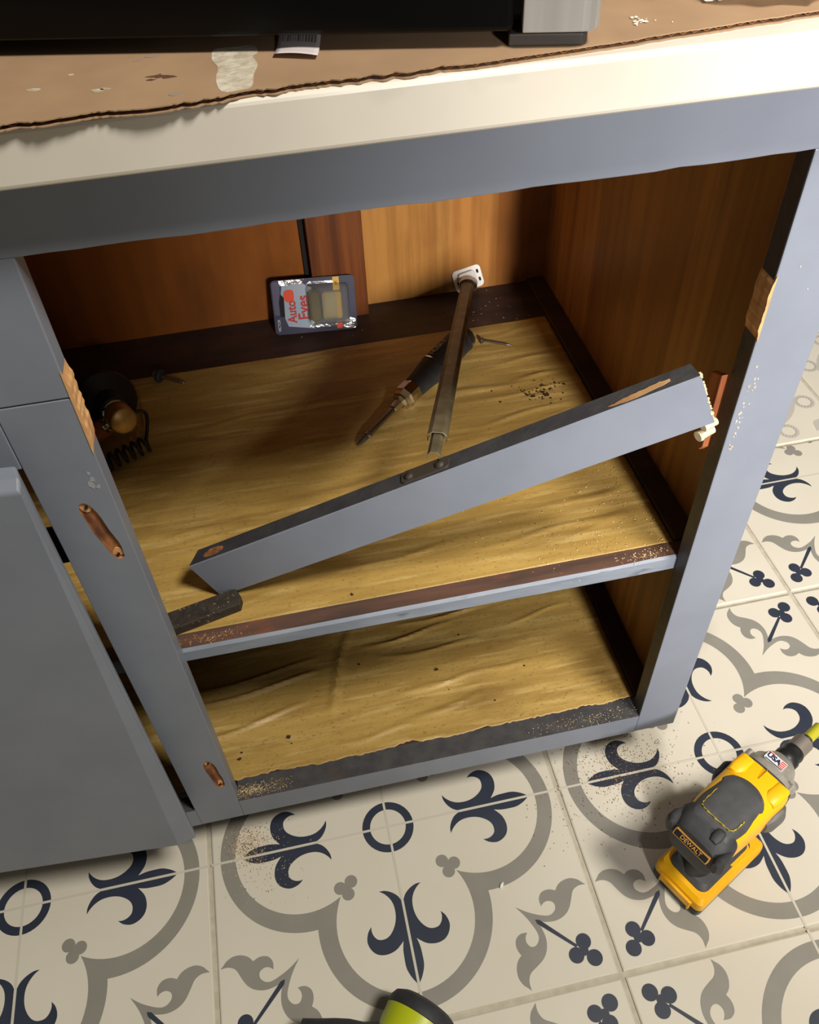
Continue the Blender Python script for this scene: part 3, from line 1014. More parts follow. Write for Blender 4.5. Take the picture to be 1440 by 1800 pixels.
# ------------------------------------------------------------------ the loose drawer rail with its metal slide
RM = (Matrix.Translation((.0174, .0798, .4578)) @ Matrix.Rotation(-.2113, 4, 'Z') @ Matrix.Rotation(-.4506, 4, 'Y') @ Matrix.Rotation(-.0402, 4, 'X'))
def drawer_rail():
    root = thing('drawer_rail', 'loose grey-painted drawer rail lying aslant in the opening, metal slide still attached', 'drawer rail', M=RM)
    L, h, t = .4787, .048, .019
    mb = MB()
    n = 40
    R = random.Random(3)
    rings = []
    for i in range(n + 1):
        s = i / n
        x_t, x_b = L * s, .0019 + (L - .0038) * s
        if i in (0, n):
            jx = 0
        e = .0006 * R.uniform(-1, 1)
        rings.append([Vector((x_b, 0, -h)), Vector((x_t, 0, -.0008 + e * .4)), Vector((x_t, .0010, 0)), Vector((x_t + (-.004 if i == n else .006 if i == 0 else 0), t, 0)), Vector((x_b + (-.004 if i == n else .006 if i == 0 else 0), t, -h))])
    vs = [p for r in rings for p in r]
    fs, ms = [], []
    mm = [0, 0, 1, 1, 1]
    for j in range(n):
        for i in range(5):
            i2 = (i + 1) % 5
            fs.append((j * 5 + i, (j + 1) * 5 + i, (j + 1) * 5 + i2, j * 5 + i2))
            ms.append(mm[i])
    fs += [(0, 1, 2, 3, 4), tuple(n * 5 + i for i in range(5))]
    ms += [2, 2]
    mb.add(vs, fs, ms)
    mb.build('board', [PAINT, DARKP, RAW], root)
    # splintered end grain on the sawn right end, bared patch on top
    for i in range(26):
        z = -h * (i + .5) / 26
        s = R.uniform(.0006, .0022)
    sp = MB()
    for i in range(60):
        z = -h * R.random()
        y = R.uniform(-.0005, .006)
        s = R.uniform(.0005, .0016)
        x = L - .0019 * (-z / h)
        sp.box((x - .001, y, z), (x + s, y + R.uniform(.0004, .001), z + R.uniform(.0006, .0016)))
    sp.build('splinters', [SAWL], root)
    q = smooth_poly([(L - .070, .0040), (L - .052, .0030), (L - .040, .0045), (L - .026, .0060), (L - .022, .0095), (L - .030, .0110), (L - .040, .0095), (L - .052, .0085), (L - .064, .0060)], 4)
    q = [(a + R.uniform(-.0012, .0012), b + R.uniform(-.0005, .0005)) for a, b in q]
    MB().prism(q, -.0005, .0003).build('bare_patch', [TANW], root)
    q = smooth_poly([(.016, .006), (.026, .004), (.036, .007), (.036, .012), (.024, .014), (.017, .011)], 4)
    MB().prism(q, -.0005, .0004).build('bare_patch', [RAWD], root)
    # mounting plate of the slide, riveted on the top edge
    plate = MB().prism(rrect(.226, .0035, .2705, .0175, .004), 0, .0016).build('mounting_plate', [mat('dark_plate', (84, 76, 66), .5, .4)], root)
    for x in (.2335, .2625):
        MB().lathe([(0, .0042), (.0012, .0042), (.0024, .0028), (.0027, 0.0004)], frame((x, .0095, .0016), (0, 0, 1), (1, 0, 0)), 16).build('rivet', [DSTEEL], plate, smooth=True)
    # slide: world frame
    inv = RM.inverted()
    A = Vector((.2480, .052, .5722))
    B = Vector((.4020, .521, .4310))
    ux = (B - A).normalized()
    MW = frame(A, ux, Vector((-.10, -.35, 1)))
    LL = (B - A).length
    def chan(x0, x1, w, hgt, th):
        m = MB()
        prof = [(-w, 0), (-w, hgt), (-w * .55, hgt + .003), (w * .55, hgt + .003), (w, hgt), (w, 0), (w - th, 0), (w - th, hgt - th), (w * .5, hgt + .003 - th), (-w * .5, hgt + .003 - th), (-w + th, hgt - th), (-w + th, 0)]
        M = MW @ Matrix(((0, 0, 1, 0), (1, 0, 0, 0), (0, 1, 0, 0), (0, 0, 0, 1)))
        m.prism(prof, x0, x1, M)
        return m
    sl = chan(.028, LL, .0088, .006, .0012)
    ob = sl.build('drawer_slide', [OLDSTEEL], root, bevel=.0004, M=inv)
    chan(-.006, .22, .0055, .0035, .0012).build('inner_member', [OLDSTEEL], ob, bevel=.0003)
    # white plastic rear bracket: plate with screw slots and a sleeve round the channel end
    BM = frame(B + Vector((.0005, .0060, .0045)), (1, 0, .22), (.05, -1, .50))
    br = MB()
    br.prism(rrect(-.0195, -.0150, .0205, .0150, .006), -.003, .000, BM)
    br.prism(rrect(-.012, -.012, .0105, .010, .004), 0, .006, BM)
    bo = br.build('rear_bracket', [WHITEPL], ob, bevel=.0008)
    for a, b in ((.0150, .006), (.0158, -.005), (-.0140, -.003)):
        MB().prism(rrect(a - .0015, b - .0026, a + .0015, b + .0026, .0013), -.0005, .0004, BM).build('screw_slot', [BLACKV], bo)
    slv = MB()
    rr = []
    for x0 in (LL - .020, LL - .004):
        rr.append([MW @ Vector((x0, .0125 * math.cos(a), .003 + .0095 * math.sin(a))) for a in [2 * PI * k / 20 for k in range(20)]])
    for x0 in (LL - .004, LL - .020):
        rr.append([MW @ Vector((x0, .0098 * math.cos(a), .003 + .0095 * .86 * math.sin(a) + .001)) for a in [2 * PI * k / 20 for k in range(20)]])
    slv.loft(rr, 0, cap=False)
    slv.build('sleeve', [WHITEPL], bo, smooth=True)
drawer_rail()

# cream plugs wedged under the rail's right end
def plug(M, L, r, label):
    mb = MB()
    mb.lathe([(0, r * .55), (0, r), (L * .18, r * 1.08), (L * .22, r * .9), (L, r * .9), (L, r * .5), (L * .7, r * .5)], M, 18)
    o = mb.build('plastic_plug', [CREAMPL], smooth=True)
    tag(o, label, 'plug')
plug(frame((.4610, .0020, .6005), (1, .3, .10), (0, 0, 1)), .013, .0038, 'upper of two cream plugs between the rail end and the right stile')
plug(frame((.4595, .0035, .5895), (1, .3, .16), (0, 0, 1)), .015, .0046, 'lower of two cream plugs, open end out, below the rail end')

# ------------------------------------------------------------------ black gritty offcut at the left front of the shelf
M = frame((.0045, .047, ZS + .0014), (.058, .012, 0), (0, 0, 1))
mb = MB()
mb.prism([(-.02, -.009), (.052, -.007), (.056, .001), (.054, .012), (.050, .0135), (-.02, .012)], 0, .011, M, 0)
o = mb.build('wood_offcut', [GRIT], bevel=.001)
tag(o, 'short black gritty wood offcut behind the shelf edge at left', 'wood scrap')

# ------------------------------------------------------------------ screwdriver
def screwdriver():
    tail = Vector((.3720, .4085, ZS + .0195))
    tip = Vector((.2015, .2505, ZS + .0040))
    M = frame(tail, tip - tail, (0, 0, 1))
    L = (tip - tail).length
    r = thing('screwdriver', 'black-handled screwdriver with chrome collar lying on the gold paper under the slide', 'screwdriver', M=M)
    def ring_loft(prof, sides=28, flat=.0):
        rings = []
        for x, rad in prof:
            rings.append([Vector((x, rad * math.cos(a) * (1 + flat * math.cos(3 * a)), rad * math.sin(a) * (1 + flat * math.cos(3 * a)))) for a in [2 * PI * k / sides for k in range(sides)]])
        return rings
    MB().loft(ring_loft([(.000, .004), (.002, .010), (.007, .0148), (.014, .0165), (.030, .0168), (.052, .0170), (.078, .0172), (.092, .0160), (.106, .0142), (.118, .0134), (.122, .013)], 28, .05)).build('handle', [BLACKRUB], r, smooth=True)
    MB().loft(ring_loft([(.0155, .01675), (.0155, .0174), (.0175, .0174), (.0175, .01675)], 28, .05), cap=False).build('end_band', [CHROME], r, smooth=True)
    MB().loft(ring_loft([(.0780, .0170), (.0780, .0178), (.0800, .0178), (.0800, .0170)], 28, .05), cap=False).build('grip_band', [CHROME], r, smooth=True)
    MB().lathe([(.121, .0125), (.123, .0145), (.139, .0152), (.142, .0136), (.146, .0120), (.147, .0098), (.150, .0082), (.150, .0068), (.162, .0050), (.163, .0038)], None, 8).build('collar', [CHROME], r)
    MB().lathe([(.160, .0037), (.206, .0037), (.2065, .0044), (.211, .0044), (.2115, .0036)], None, 14).build('shaft', [STEEL], r, smooth=True)
    MB().lathe([(.211, .0042), (.213, .0042), (.2135, .0037)], None, 14).build('shaft_ring', [CHROME], r, smooth=True)
    MB().lathe([(.2115, .0036), (.220, .0036), (.227, .0024), (.231, .0012), (.232, .0004)], None, 6).build('bit', [DSTEEL], r)
    text_mesh('lettering', 'HUSKY', .0098, mat('grey_lettering', (190, 186, 182), .6), r, frame((.0590, -.0046, .0181), (-1, 0, 0), (0, -.25, 1)))
screwdriver()

# ------------------------------------------------------------------ screws
def thread(L, r, pitch, M, x0):
    mb = MB()
    n = int(L / pitch * 10)
    prof = [(x0, r * .7)]
    k = int(L / pitch)
    for i in range(k):
        x = x0 + i * pitch
        s = 1 if i < k - 4 else (k - i) / 5 + .15
        prof += [(x + pitch * .25, r * .72 * s), (x + pitch * .5, r * 1.08 * s), (x + pitch * .75, r * .72 * s)]
    prof.append((x0 + L, .0003))
    mb.lathe(prof, M, 14)
    return mb
def washer_screw():
    a = Vector((-.0200, .4385, ZS + .0075))
    b = Vector((.0195, .4140, ZS + .0030))
    M = frame(a, b - a, (0, 0, 1))
    r = thing('screw', 'screw with black rubber washer at the left rear of the shelf paper', 'screw', M=M, group='loose screws on the shelf')
    MB().lathe([(-.003, .0035), (-.003, .0052), (.002, .0052), (.003, .003)], None, 6).build('head', [DSTEEL], r)
    MB().lathe([(.003, .0030), (.003, .0082), (.0065, .0090), (.0085, .0080), (.009, .003)], None, 20).build('washer', [BLACKRUB], r, smooth=True)
    thread(.034, .0024, .0024, None, .009).build('shank', [STEEL], r)
washer_screw()
def wood_screw():
    a = Vector((.3905, .4090, ZS + .0045))
    b = Vector((.4265, .3925, ZS + .0020))
    M = frame(a, b - a, (0, 0, 1))
    r = thing('screw', 'thin silver wood screw right of the slide on the shelf paper', 'screw', M=M, group='loose screws on the shelf')
    MB().lathe([(-.0005, .0042), (.0004, .0042), (.003, .0020)], None, 16).build('head', [DSTEEL], r)
    thread(.037, .0016, .0017, None, .003).build('shank', [STEEL], r)
wood_screw()

# ------------------------------------------------------------------ gas fitting with bell cover and coiled lead
def fitting():
    c = Vector((-.0725, .3670, ZS + .0005))
    r = thing('pipe_fitting', 'black bell-shaped pipe cover with brass fitting at the left rear of the shelf', 'pipe fitting', loc=c)
    cm = Vector((.048, -.052, .040))
    d_ = Vector((.362, -.893, .27)).normalized()
    M = frame(Vector((.0, .0, .0345)), d_, (0, 0, 1))
    MB().lathe([(0, .020), (0, .034), (.004, .036), (.010, .035), (.014, .028), (.020, .0185), (.034, .0165), (.046, .0160), (.048, .012)], M, 32).build('bell_cover', [BLACKPL], r, smooth=True)
    MB().lathe([(.045, .0135), (.047, .0150), (.051, .0150), (.053, .0130)], M, 24).build('chrome_ring', [CHROME], r, smooth=True)
    body = MB().lathe([(.052, .0115), (.054, .0140), (.058, .0152), (.078, .0152), (.082, .0142), (.0835, .0120)], M, 24)
    bo = body.build('brass_cap', [BRASS], r, smooth=True)
    p = M @ Vector((.064, 0, 0))
    side = Vector((-.74, .10, -.50)).normalized()
    M2 = frame(p, side, (0, 0, 1))
    MB().lathe([(.008, .0072), (.017, .0072), (.018, .0088), (.021, .0088), (.022, .0075)], M2, 20).build('collar', [CHROME], r, smooth=True)
    MB().lathe([(.0215, .0100), (.026, .0112), (.042, .0112), (.048, .0100), (.064, .0090)], M2, 20).build('copper_elbow', [COPPER], r, smooth=True)
    # coiled black lead
    q0 = M @ Vector((.074, .0140, .002))
    path = []
    start = q0
    end = Vector((.0420, -.0560, .013))
    for k in range(12):
        t = k / 11
        path.append(start.lerp(end, t) + Vector((.010, .004, .012)) * math.sin(PI * t))
    s0 = end
    s1 = Vector((-.016, -.083, .012))
    ax = (s1 - s0).normalized()
    pa = ax.cross(Vector((0, 0, 1))).normalized()
    pb = ax.cross(pa)
    turns = 7
    for k in range(turns * 14 + 1):
        a = 2 * PI * k / 14
        path.append(s0.lerp(s1, k / (turns * 14)) + pa * .0085 * math.cos(a) + pb * .0085 * math.sin(a) - pa * .0080)
    mb = MB()
    P_ = [Vector(p) for p in path]
    rings = []
    for i, p in enumerate(P_):
        t = (P_[min(i + 1, len(P_) - 1)] - P_[max(i - 1, 0)]).normalized()
        a = t.cross(ax)
        if a.length < .05:
            a = t.cross(Vector((0, 0, 1)))
        a.normalize()
        b = t.cross(a)
        rings.append([p + a * .0021 * math.cos(2 * PI * k / 8) + b * .0021 * math.sin(2 * PI * k / 8) for k in range(8)])
    mb.loft(rings)
    mb.build('coiled_lead', [BLACKPL], r, smooth=True)
fitting()

# ------------------------------------------------------------------ blister pack leaning on the batten
def blister():
    BL = Vector((.1345, .4870, ZS + .0055))
    BR = Vector((.2385, .4830, ZS + .0005))
    xd = BR - BL
    zd = Vector((0, -.945, .30))
    M = frame(BL, xd, zd) @ Matrix.Diagonal((.985, .86, 1, 1))          # local x along the bottom edge, y up the card, z out of the card
    r = thing('blister_pack', 'opened blister pack of car air freshener leaning against the reddish board', 'blister pack', M=M)
    Wd, H = .1085, .082
    MB().prism(rrect(0, 0, Wd, H, .006), 0, .0008).build('backing_card', [CARDBLUE], r)
    def flat(nm, pts, z, m):
        return MB().prism(pts, z, z + .0002).build(nm, [m], r)
    flat('pale_print', [(.018, .012), (.052, .006), (.052, .066), (.036, .0795), (.015, .0795), (.011, .055), (.013, .03)], .0009, CARDPALE)
    flat('grey_print', rrect(.0015, .03, .011, .080, .003), .0009, mat('mauve_print', (92, 88, 112), .3))
    flat('silver_print', [(.012, .0735), (.038, .0745), (.044, .0812), (.010, .0812)], .0011, SILVERF)
    flat('hang_hole', [(.0085, .028), (.0145, .026), (.0155, .056), (.011, .062), (.0085, .050)], .0011, BLACKV)
    flat('yellow_print', rrect(.0800, .060, .0885, .0812, .001), .0011, YELLOWP)
    flat('red_square', rrect(.0815, .003, .089, .0145, .001), .0011, ORANGEST)
    flat('silver_corner', [(.090, .002), (.106, .002), (.1065, .016), (.098, .020), (.090, .012)], .0011, SILVERF)
    flat('price_sticker', smooth_poly([(.0175, .050), (.0265, .0485), (.0285, .055), (.0275, .066), (.0185, .0665), (.015, .060)], 3), .0013, ORANGEST)
    TM = lambda x, y, z: Matrix.Translation((x, y, z)) @ Matrix.Rotation(PI / 2, 4, 'Z')
    text_mesh('lettering', 'Auto', .0165, REDINK, r, TM(.0245, .034, .0013), bold=.0004)
    text_mesh('lettering', 'Eyes', .0205, REDINK, r, TM(.0400, .039, .0013), bold=.0005)
    text_mesh('lettering', 'VICTOR', .0052, WHITEINK, r, TM(.0062, .0145, .0011))
    # moulded clear shell with its two pads
    sh = MB()
    def ringp(x0, y0, x1, y1, rr, z):
        return [Vector((a, b, z)) for a, b in rrect(x0, y0, x1, y1, rr)]
    sh.loft([ringp(.044, .012, .100, .072, .006, .001), ringp(.0455, .0135, .0985, .0705, .006, .009), ringp(.048, .016, .096, .068, .006, .0115)])
    sh.build('clear_shell', [CLEAR], r, smooth=True)
    pd = MB()
    pd.loft([ringp(.0635, .020, .0905, .062, .004, .0012), ringp(.0640, .0205, .0900, .0615, .004, .0075), ringp(.066, .0225, .0880, .0595, .004, .0090)])
    pd.build('gold_pad', [GOLDLIQ], r, smooth=True)
    flat('yellow_strip', [(.0830, .0215), (.0885, .0215), (.0885, .060), (.0830, .060)], .0092, YELLOWP)
    ol = MB()
    ol.loft([ringp(.0475, .018, .0620, .0645, .005, .0012), ringp(.048, .0185, .0615, .064, .005, .0065), ringp(.050, .021, .0595, .0615, .004, .0085)])
    ol.build('olive_pad', [OLIVE], r, smooth=True)
    flat('foil_edge', [(.046, .0075), (.082, .0075), (.082, .0105), (.046, .0115)], .0011, SILVERF)
    flat('foil_edge', [(.046, .0730), (.080, .0730), (.080, .0760), (.050, .0772)], .0011, SILVERF)
    text_mesh('lettering', 'AIR', .0055, NAVYINK, r, TM(.0843, .0710, .0013))
blister()

# ------------------------------------------------------------------ yellow impact driver standing on its battery
def impact_driver():
    th = math.radians(26.0)
    u = Vector((math.cos(th), math.sin(th), 0))
    rear = Vector((.4660, -.1715, 0))
    M = frame(rear, u, (0, 0, 1))       # x forward along the head, y to the left, z up
    r = thing('impact_driver', 'yellow and black cordless impact driver standing on its battery on the tiles', 'impact driver', M=M)
    ZH = .162
    def sup(x, hw, hh, zc, e=.55, n=36, yc=0):
        out = []
        for k in range(n):
            a = 2 * PI * k / n
            c, s = math.cos(a), math.sin(a)
            out.append(Vector((x, yc + hw * math.copysign(abs(c) ** e, c), zc + hh * math.copysign(abs(s) ** e, s))))
        return out
    # head housing
    hb = MB()
    hb.loft([sup(.012, .0290, .0300, ZH), sup(.030, .0310, .0330, ZH), (sup(.060, .0325, .0340, ZH)), sup(.092, .0330, .0335, ZH), sup(.104, .0335, .0330, ZH), sup(.1155, .0320, .0315, ZH)])
    ho = hb.build('housing', [YEL], r, smooth=True)
    # raised yellow shoulders at the front
    for s in (1, -1):
        m = MB()
        m.loft([sup(.088, .0075, .006, ZH + .026, .6, 20, s * .022), sup(.096, .0090, .0085, ZH + .0265, .6, 20, s * .022), sup(.1140, .0085, .0075, ZH + .0250, .6, 20, s * .022)])
        m.build('shoulder', [YEL], ho, smooth=True)
    MB().box((.0995, -.0003, ZH + .02), (.1150, .0003, ZH + .0345)).build('seam', [mat('dark_yellow', (170, 116, 8), .5)], ho)
    # black rear cap
    rc = MB()
    rc.loft([sup(-.0020, .0200, .0180, ZH, .6), sup(.0005, .0270, .0270, ZH, .55), sup(.010, .0315, .0330, ZH, .5), sup(.026, .0322, .0342, ZH, .5), sup(.0300, .0315, .0330, ZH, .5)])
    co = rc.build('rear_cap', [BLACKRUB], r, smooth=True)
    for s in (1, -1):
        m = MB()
        m.loft([sup(-.004, .003, .010, ZH + .014, .7, 18, s * .0290), sup(.001, .0065, .016, ZH + .013, .7, 18, s * .0300), sup(.010, .0060, .016, ZH + .012, .7, 18, s * .0305), sup(.020, .002, .010, ZH + .012, .7, 18, s * .0305)])
        m.build('bumper', [BLACKRUB], co, smooth=True)
    # label on the rear cap
    pm = frame((-.0042, 0, ZH + .0172), (0, -1, 0), (-1, 0, .75))
    pl = MB()
    pl.prism(rrect(-.0215, -.0042, .0215, .0042, .001), -.005, .0012, pm)
    po = pl.build('name_plate', [GOLDINK], co)
    pl = MB()
    pl.prism(rrect(-.0205, -.0034, .0205, .0034, .0008), .0010, .0016, pm)
    pl.build('plate_face', [BLACKPL], po)
    text_mesh('lettering', 'DEWALT', .0066, GOLDINK, po, pm @ Matrix.Translation((0, 0, .0018)))
    # rubber pad over the top, with a yellow piping line
    def top(x, y):
        hw, hh = .0325, .0340
        t = min(.999, abs(y) / hw)
        return ZH + hh * (1 - t ** (2 / .55)) ** (.55 / 2)
    pad = MB()
    nx, ny = 18, 16
    outline = lambda s: .0235 + .004 * math.sin(PI * min(1, s * 1.1)) if s < .8 else .0275 - .010 * ((s - .8) / .2) ** 2
    vs = []
    for i in range(nx + 1):
        s = i / nx
        x = .016 + .069 * s
        w = outline(s)
        for j in range(ny + 1):
            y = -w + 2 * w * j / ny
            e = min(i, nx - i, j, ny - j)
            xx = x + (.006 * (1 - (y / w) ** 2) if s > .8 else 0) * ((s - .8) / .2 if s > .8 else 0)
            vs.append((xx, y, top(x, y) + (.0015 if e > 0 else -.0012)))
    fs = [(i * (ny + 1) + j, i * (ny + 1) + j + 1, (i + 1) * (ny + 1) + j + 1, (i + 1) * (ny + 1) + j) for i in range(nx) for j in range(ny)]
    pad.add(vs, fs)
    pado = pad.build('top_pad', [DGREY], r, smooth=True)
    path = []
    for x, y in ((.056, .0205), (.044, .0205), (.0345, .0203), (.0305, .0190), (.0285, .0160), (.0280, .010), (.0278, 0), (.0280, -.010), (.0285, -.016), (.0305, -.0190), (.0345, -.0203), (.044, -.0207), (.048, -.0207)):
        path.append((x, y, top(x, y) + .0030))
    MB().tube(path, .0009, 8).build('piping', [mat('pale_yellow_piping', (236, 204, 60), .5)], pado, smooth=True)
    tb = MB()
    tb.loft([sup(.008, .004, .003, ZH + .0315, .7, 16, -.013), sup(.014, .006, .005, ZH + .0330, .7, 16, -.013), sup(.022, .0055, .0045, ZH + .0330, .7, 16, -.013), sup(.026, .003, .002, ZH + .032, .7, 16, -.013)])
    tb.build('screw_boss', [BLACKRUB], co, smooth=True)
    # black side bumpers near the nose
    for s in (1, -1):
        m = MB()
        m.loft([sup(.080, .003, .010, ZH - .004, .8, 18, s * .0325), sup(.088, .0068, .016, ZH - .004, .8, 18, s * .0335), sup(.103, .0072, .017, ZH - .004, .8, 18, s * .0340), sup(.112, .003, .011, ZH - .004, .8, 18, s * .0330)])
        m.build('side_bumper', [mat('grey_bumper', (96, 94, 90), .5) if s < 0 else BLACKRUB], ho, smooth=True)
    # gasket and cast nose
    MB().loft([sup(.1150, .0322, .0318, ZH), sup(.1172, .0322, .0318, ZH)]).build('gasket', [BLACKRUB], r, smooth=True)
    ns = MB()
    ns.loft([sup(.1170, .0312, .0308, ZH, .65), sup(.1250, .0308, .0305, ZH, .7), sup(.1255, .0285, .0285, ZH, .9), sup(.1340, .0275, .0275, ZH, 1), sup(.1400, .0262, .0262, ZH, 1), sup(.1410, .0235, .0235, ZH, 1), sup(.1520, .0185, .0185, ZH, 1), sup(.1560, .0150, .0150, ZH, 1), sup(.1570, .0120, .0120, ZH, 1)])
    no = ns.build('nose_cone', [ALU], r, smooth=True)
    for s in (1, -1):
        MB().loft([sup(.1180, .0050, .0062, ZH + .018, 1, 14, s * .0265), sup(.1285, .0050, .0062, ZH + .018, 1, 14, s * .0262)]).build('bolt_boss', [ALU], no, smooth=True)
    # flag sticker on the cone
    SM = frame((.1350, .0020, ZH + .0276), (0, -1, 0), (.06, .06, 1))
    st = MB()
    st.prism(rrect(-.0115, -.0058, .0115, .0058, .0010), -.0012, .0002, SM)
    so = st.build('sticker', [WHITEINK], no)
    bd = MB()
    bd.prism(rrect(-.0100, -.0058, .0110, -.0047, .0003), .0002, .0004, SM)
    bd.build('sticker_border', [NAVYINK], so)
    rs = MB()
    for k in range(4):
        y = -.0040 + .0024 * k
        rs.prism([(.0048, y), (.0112, y), (.0112, y + .0013), (.0048, y + .0013)], .0002, .0005, SM)
    rs.prism([(-.0112, .0036), (-.004, .0036), (-.004, .0050), (-.0112, .0050)], .0002, .0005, SM)
    rs.build('flag_stripe', [REDINK], so)
    text_mesh('lettering', 'USA', .0086, NAVYINK, so, SM @ Matrix.Translation((-.0025, .0002, .0006)), bold=.0003)
    # chuck, sleeve and bit holder
    MZ = Matrix.Translation((0, 0, ZH))
    MB().lathe([(.1560, .0125), (.1580, .0138), (.1660, .0138), (.1690, .0122), (.1740, .0128), (.1780, .0120), (.1790, .0105)], MZ, 28).build('collet', [BLACKPL], r, smooth=True)
    kn = MB()
    kn.lathe([(.1785, .0095), (.1790, .0112), (.1960, .0112), (.1975, .0100), (.1985, .0080)], MZ, 40)
    kn.build('knurled_sleeve', [mat('brown_steel', (140, 130, 120), .5, .5)], r)
    MB().lathe([(.1980, .0072), (.2020, .0072), (.2030, .0062)], MZ, 20).build('sleeve_ring', [STEEL], r, smooth=True)
    MB().lathe([(.2030, .0064), (.2260, .0064), (.2275, .0050)], MZ, 20).build('bit_holder', [mat('olive_yellow', (176, 170, 40), .45)], r, smooth=True)
    MB().lathe([(.2270, .0036), (.2460, .0036), (.2480, .0020)], MZ, 6).build('bit', [STEEL], r)
    # handle
    hd = MB()
    hd.loft([sup(.0700, .0165, .0260, 0, .8, 24)] if False else [[Vector((x + a * math.cos(t), b * math.sin(t), z)) for t in [2 * PI * k / 24 for k in range(24)]] for x, a, b, z in ((.058, .027, .0165, .040), (.060, .022, .0160, .060), (.064, .0205, .0155, .090), (.066, .0225, .0165, .118), (.064, .028, .0200, .138))])
    hd.build('handle', [BLACKRUB], r, smooth=True)
    MB().box((.082, -.006, .098), (.096, .006, .124)).build('trigger', [BLACKPL], r, bevel=.003)
    # foot and battery
    OX = .0170
    def lv(x0, y0, x1, y1, rr, z):
        return [Vector((a + OX, b, z)) for a, b in rrect(x0, y0, x1, y1, rr)]
    bt = MB()
    bt.loft([lv(.002, -.0330, .1180, .0330, .006, .000), lv(.000, -.0345, .1190, .0345, .007, .003), lv(.000, -.0345, .1190, .0345, .007, .013)])
    bo = bt.build('battery', [BLACKPL], r, smooth=True)
    yb = MB()
    yb.loft([lv(.001, -.0345, .1190, .0345, .008, .0128), lv(.000, -.0350, .1195, .0350, .008, .0160), lv(.001, -.0345, .1190, .0345, .008, .0290), lv(.006, -.0310, .1150, .0310, .008, .0345)])
    yb.build('battery_cover', [YEL], bo, smooth=True)
    nt_ = MB()
    nt_.loft([lv(-.0025, -.0225, .004, .0225, .002, .006), lv(-.0025, -.0225, .004, .0225, .002, .024)])
    nt_.build('latch', [YEL], bo, smooth=True)
    MB().box((OX - .0028, -.020, .0035), (OX + .003, .020, .0115)).build('latch_grip', [MATTBLK], bo, bevel=.001)
    pd = MB()
    pd.loft([lv(.012, -.0265, .1030, .0265, .010, .0330), lv(.012, -.0265, .1030, .0265, .010, .0375), lv(.017, -.0225, .0970, .0225, .010, .0420)])
    pd.build('foot_pad', [DGREY], r, smooth=True)
    ft = MB()
    ft.loft([lv(.060, -.0280, .0980, .0280, .008, .030), lv(.060, -.0275, .0980, .0275, .008, .0400)])
    ft.build('foot', [YEL], r, smooth=True)
impact_driver()

# ------------------------------------------------------------------ lime drill at the bottom edge of the view
def lime_drill():
    ctr = Vector((.1570, -.2390, 0))
    M = frame((0, 0, .0400), (.669, .743, 0), (0, 0, 1))   # x towards the rear cap
    r = thing('cordless_drill', 'lime green and black cordless drill on the tiles at the bottom edge', 'drill', M=Matrix.Translation(ctr))
    bd = MB()
    bd.lathe([(-.120, .014), (-.112, .021), (-.085, .025), (-.075, .029), (-.045, .0335), (-.015, .0378), (.000, .0390)], M, 40)
    bo = bd.build('motor_housing', [LIME], r, smooth=True)
    MB().lathe([(-.001, .0386), (.000, .0398), (.007, .0396), (.013, .0370), (.017, .0300), (.018, .0150)], M, 40).build('rear_cap', [BLACKRUB], r, smooth=True)
    MB().lathe([(-.165, .010), (-.163, .019), (-.133, .0215), (-.121, .0190), (-.119, .014)], M, 28).build('chuck', [BLACKPL], r, smooth=True)
    hd = MB()
    a = Vector((-.020, -.018, .040))
    dr = Vector((-.955, .295, 0)).normalized()
    sd_ = Vector((-dr.y, dr.x, 0))
    rings = []
    for t, w, h in ((.0, .018, .016), (.018, .019, .0175), (.030, .020, .0195), (.045, .018, .0160), (.060, .0195, .0190), (.075, .019, .0170), (.095, .017, .0140), (.110, .016, .013)):
        c = a + dr * t
        rings.append([c + sd_ * w * math.cos(q) + Vector((0, 0, 1)) * h * math.sin(q) for q in [2 * PI * k / 24 for k in range(24)]])
    hd.loft(rings)
    hd.build('handle', [BLACKRUB], r, smooth=True)
lime_drill()

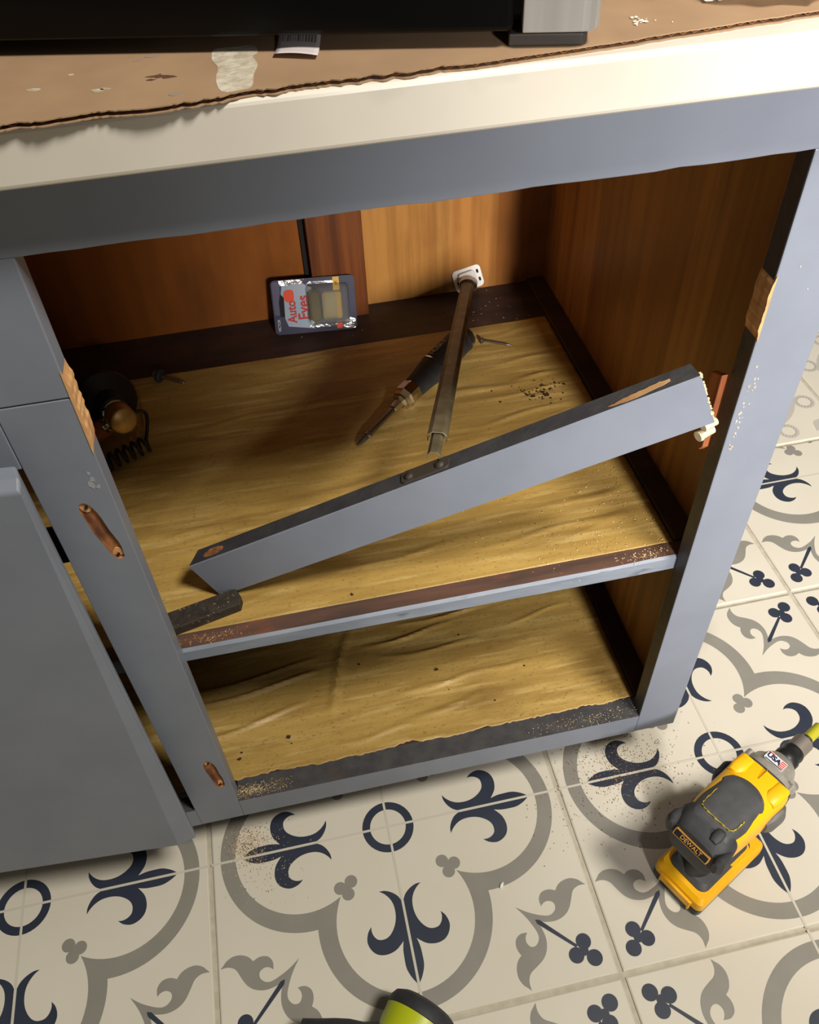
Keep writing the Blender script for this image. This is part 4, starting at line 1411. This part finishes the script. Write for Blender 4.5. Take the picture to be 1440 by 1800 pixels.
# white grain on the floor
mb = MB()
mb.lathe([(-.0042, .0004), (-.0025, .0016), (.0, .0020), (.0025, .0016), (.0042, .0004)], frame((.2857, -.1096, .0022), (.7, .8, 0), (0, 0, 1)), 12)
o = mb.build('white_grain', [mat('white_grain', (244, 242, 236), .4)], smooth=True)
tag(o, 'tiny white rice-like grain on the grey quatrefoil band', 'grain')

# ------------------------------------------------------------------ sawdust
def dust(spots, mats, seed, label, smin=.0003, smax=.0008):
    o = flakes('sawdust', spots, mats, seed, smin, smax)
    tag(o, label, 'sawdust', kind='stuff')
dust([(-.012, .008, .0004, .028, .028, 1000), (.01, -.015, .0004, .06, .06, 300)], [SAWD, SAWB, SAWL], 1, 'tan sawdust spilled on the tiles below the left stile', .0002, .0008)
dust([(.485, .004, .0006, .07, .045, 420), (.46, -.03, .0006, .12, .08, 340), (.50, .02, .0006, .14, .10, 220)], [SAWD, SAWB, SAWB], 2, 'sawdust spread over the tiles below the right stile', .0003, .0009)
dust([(.020, .010, ZB + .0002, .045, .010, 420), (.012, .011, ZB + .0002, .025, .009, 260)], [SAWD, SAWL], 3, 'sawdust on the left end of the bottom rail', .00025, .0006)
dust([(.42, .010, ZB + .0002, .09, .010, 240), (.46, .030, .1416, .03, .02, 50)], [SAWD, SAWL], 4, 'sawdust on the right end of the bottom rail', .00025, .0006)
dust([(.42, .060, ZS + .0016, .10, .05, 130), (.44, .10, ZS + .0016, .10, .10, 110), (.30, .14, ZS + .0016, .22, .12, 60)], [SAWD, SAWL], 5, 'sawdust on the right front of the shelf paper', .00025, .0007)
dust([(.455, .027, .4152, .035, .008, 120)], [SAWD, SAWL], 6, 'sawdust on the right end of the shelf edge', .00025, .0007)
dust([(.025, .027, .4152, .04, .007, 120)], [SAWD, RAW], 7, 'sawdust on the left end of the shelf edge', .00025, .0007)
dust([(.42, .48, ZS + .0006, .10, .05, 40), (.30, .47, ZS + .0006, .2, .05, 30)], [SAWL, SAWD], 8, 'crumbs on the bare dark shelf behind the paper', .0003, .0009)
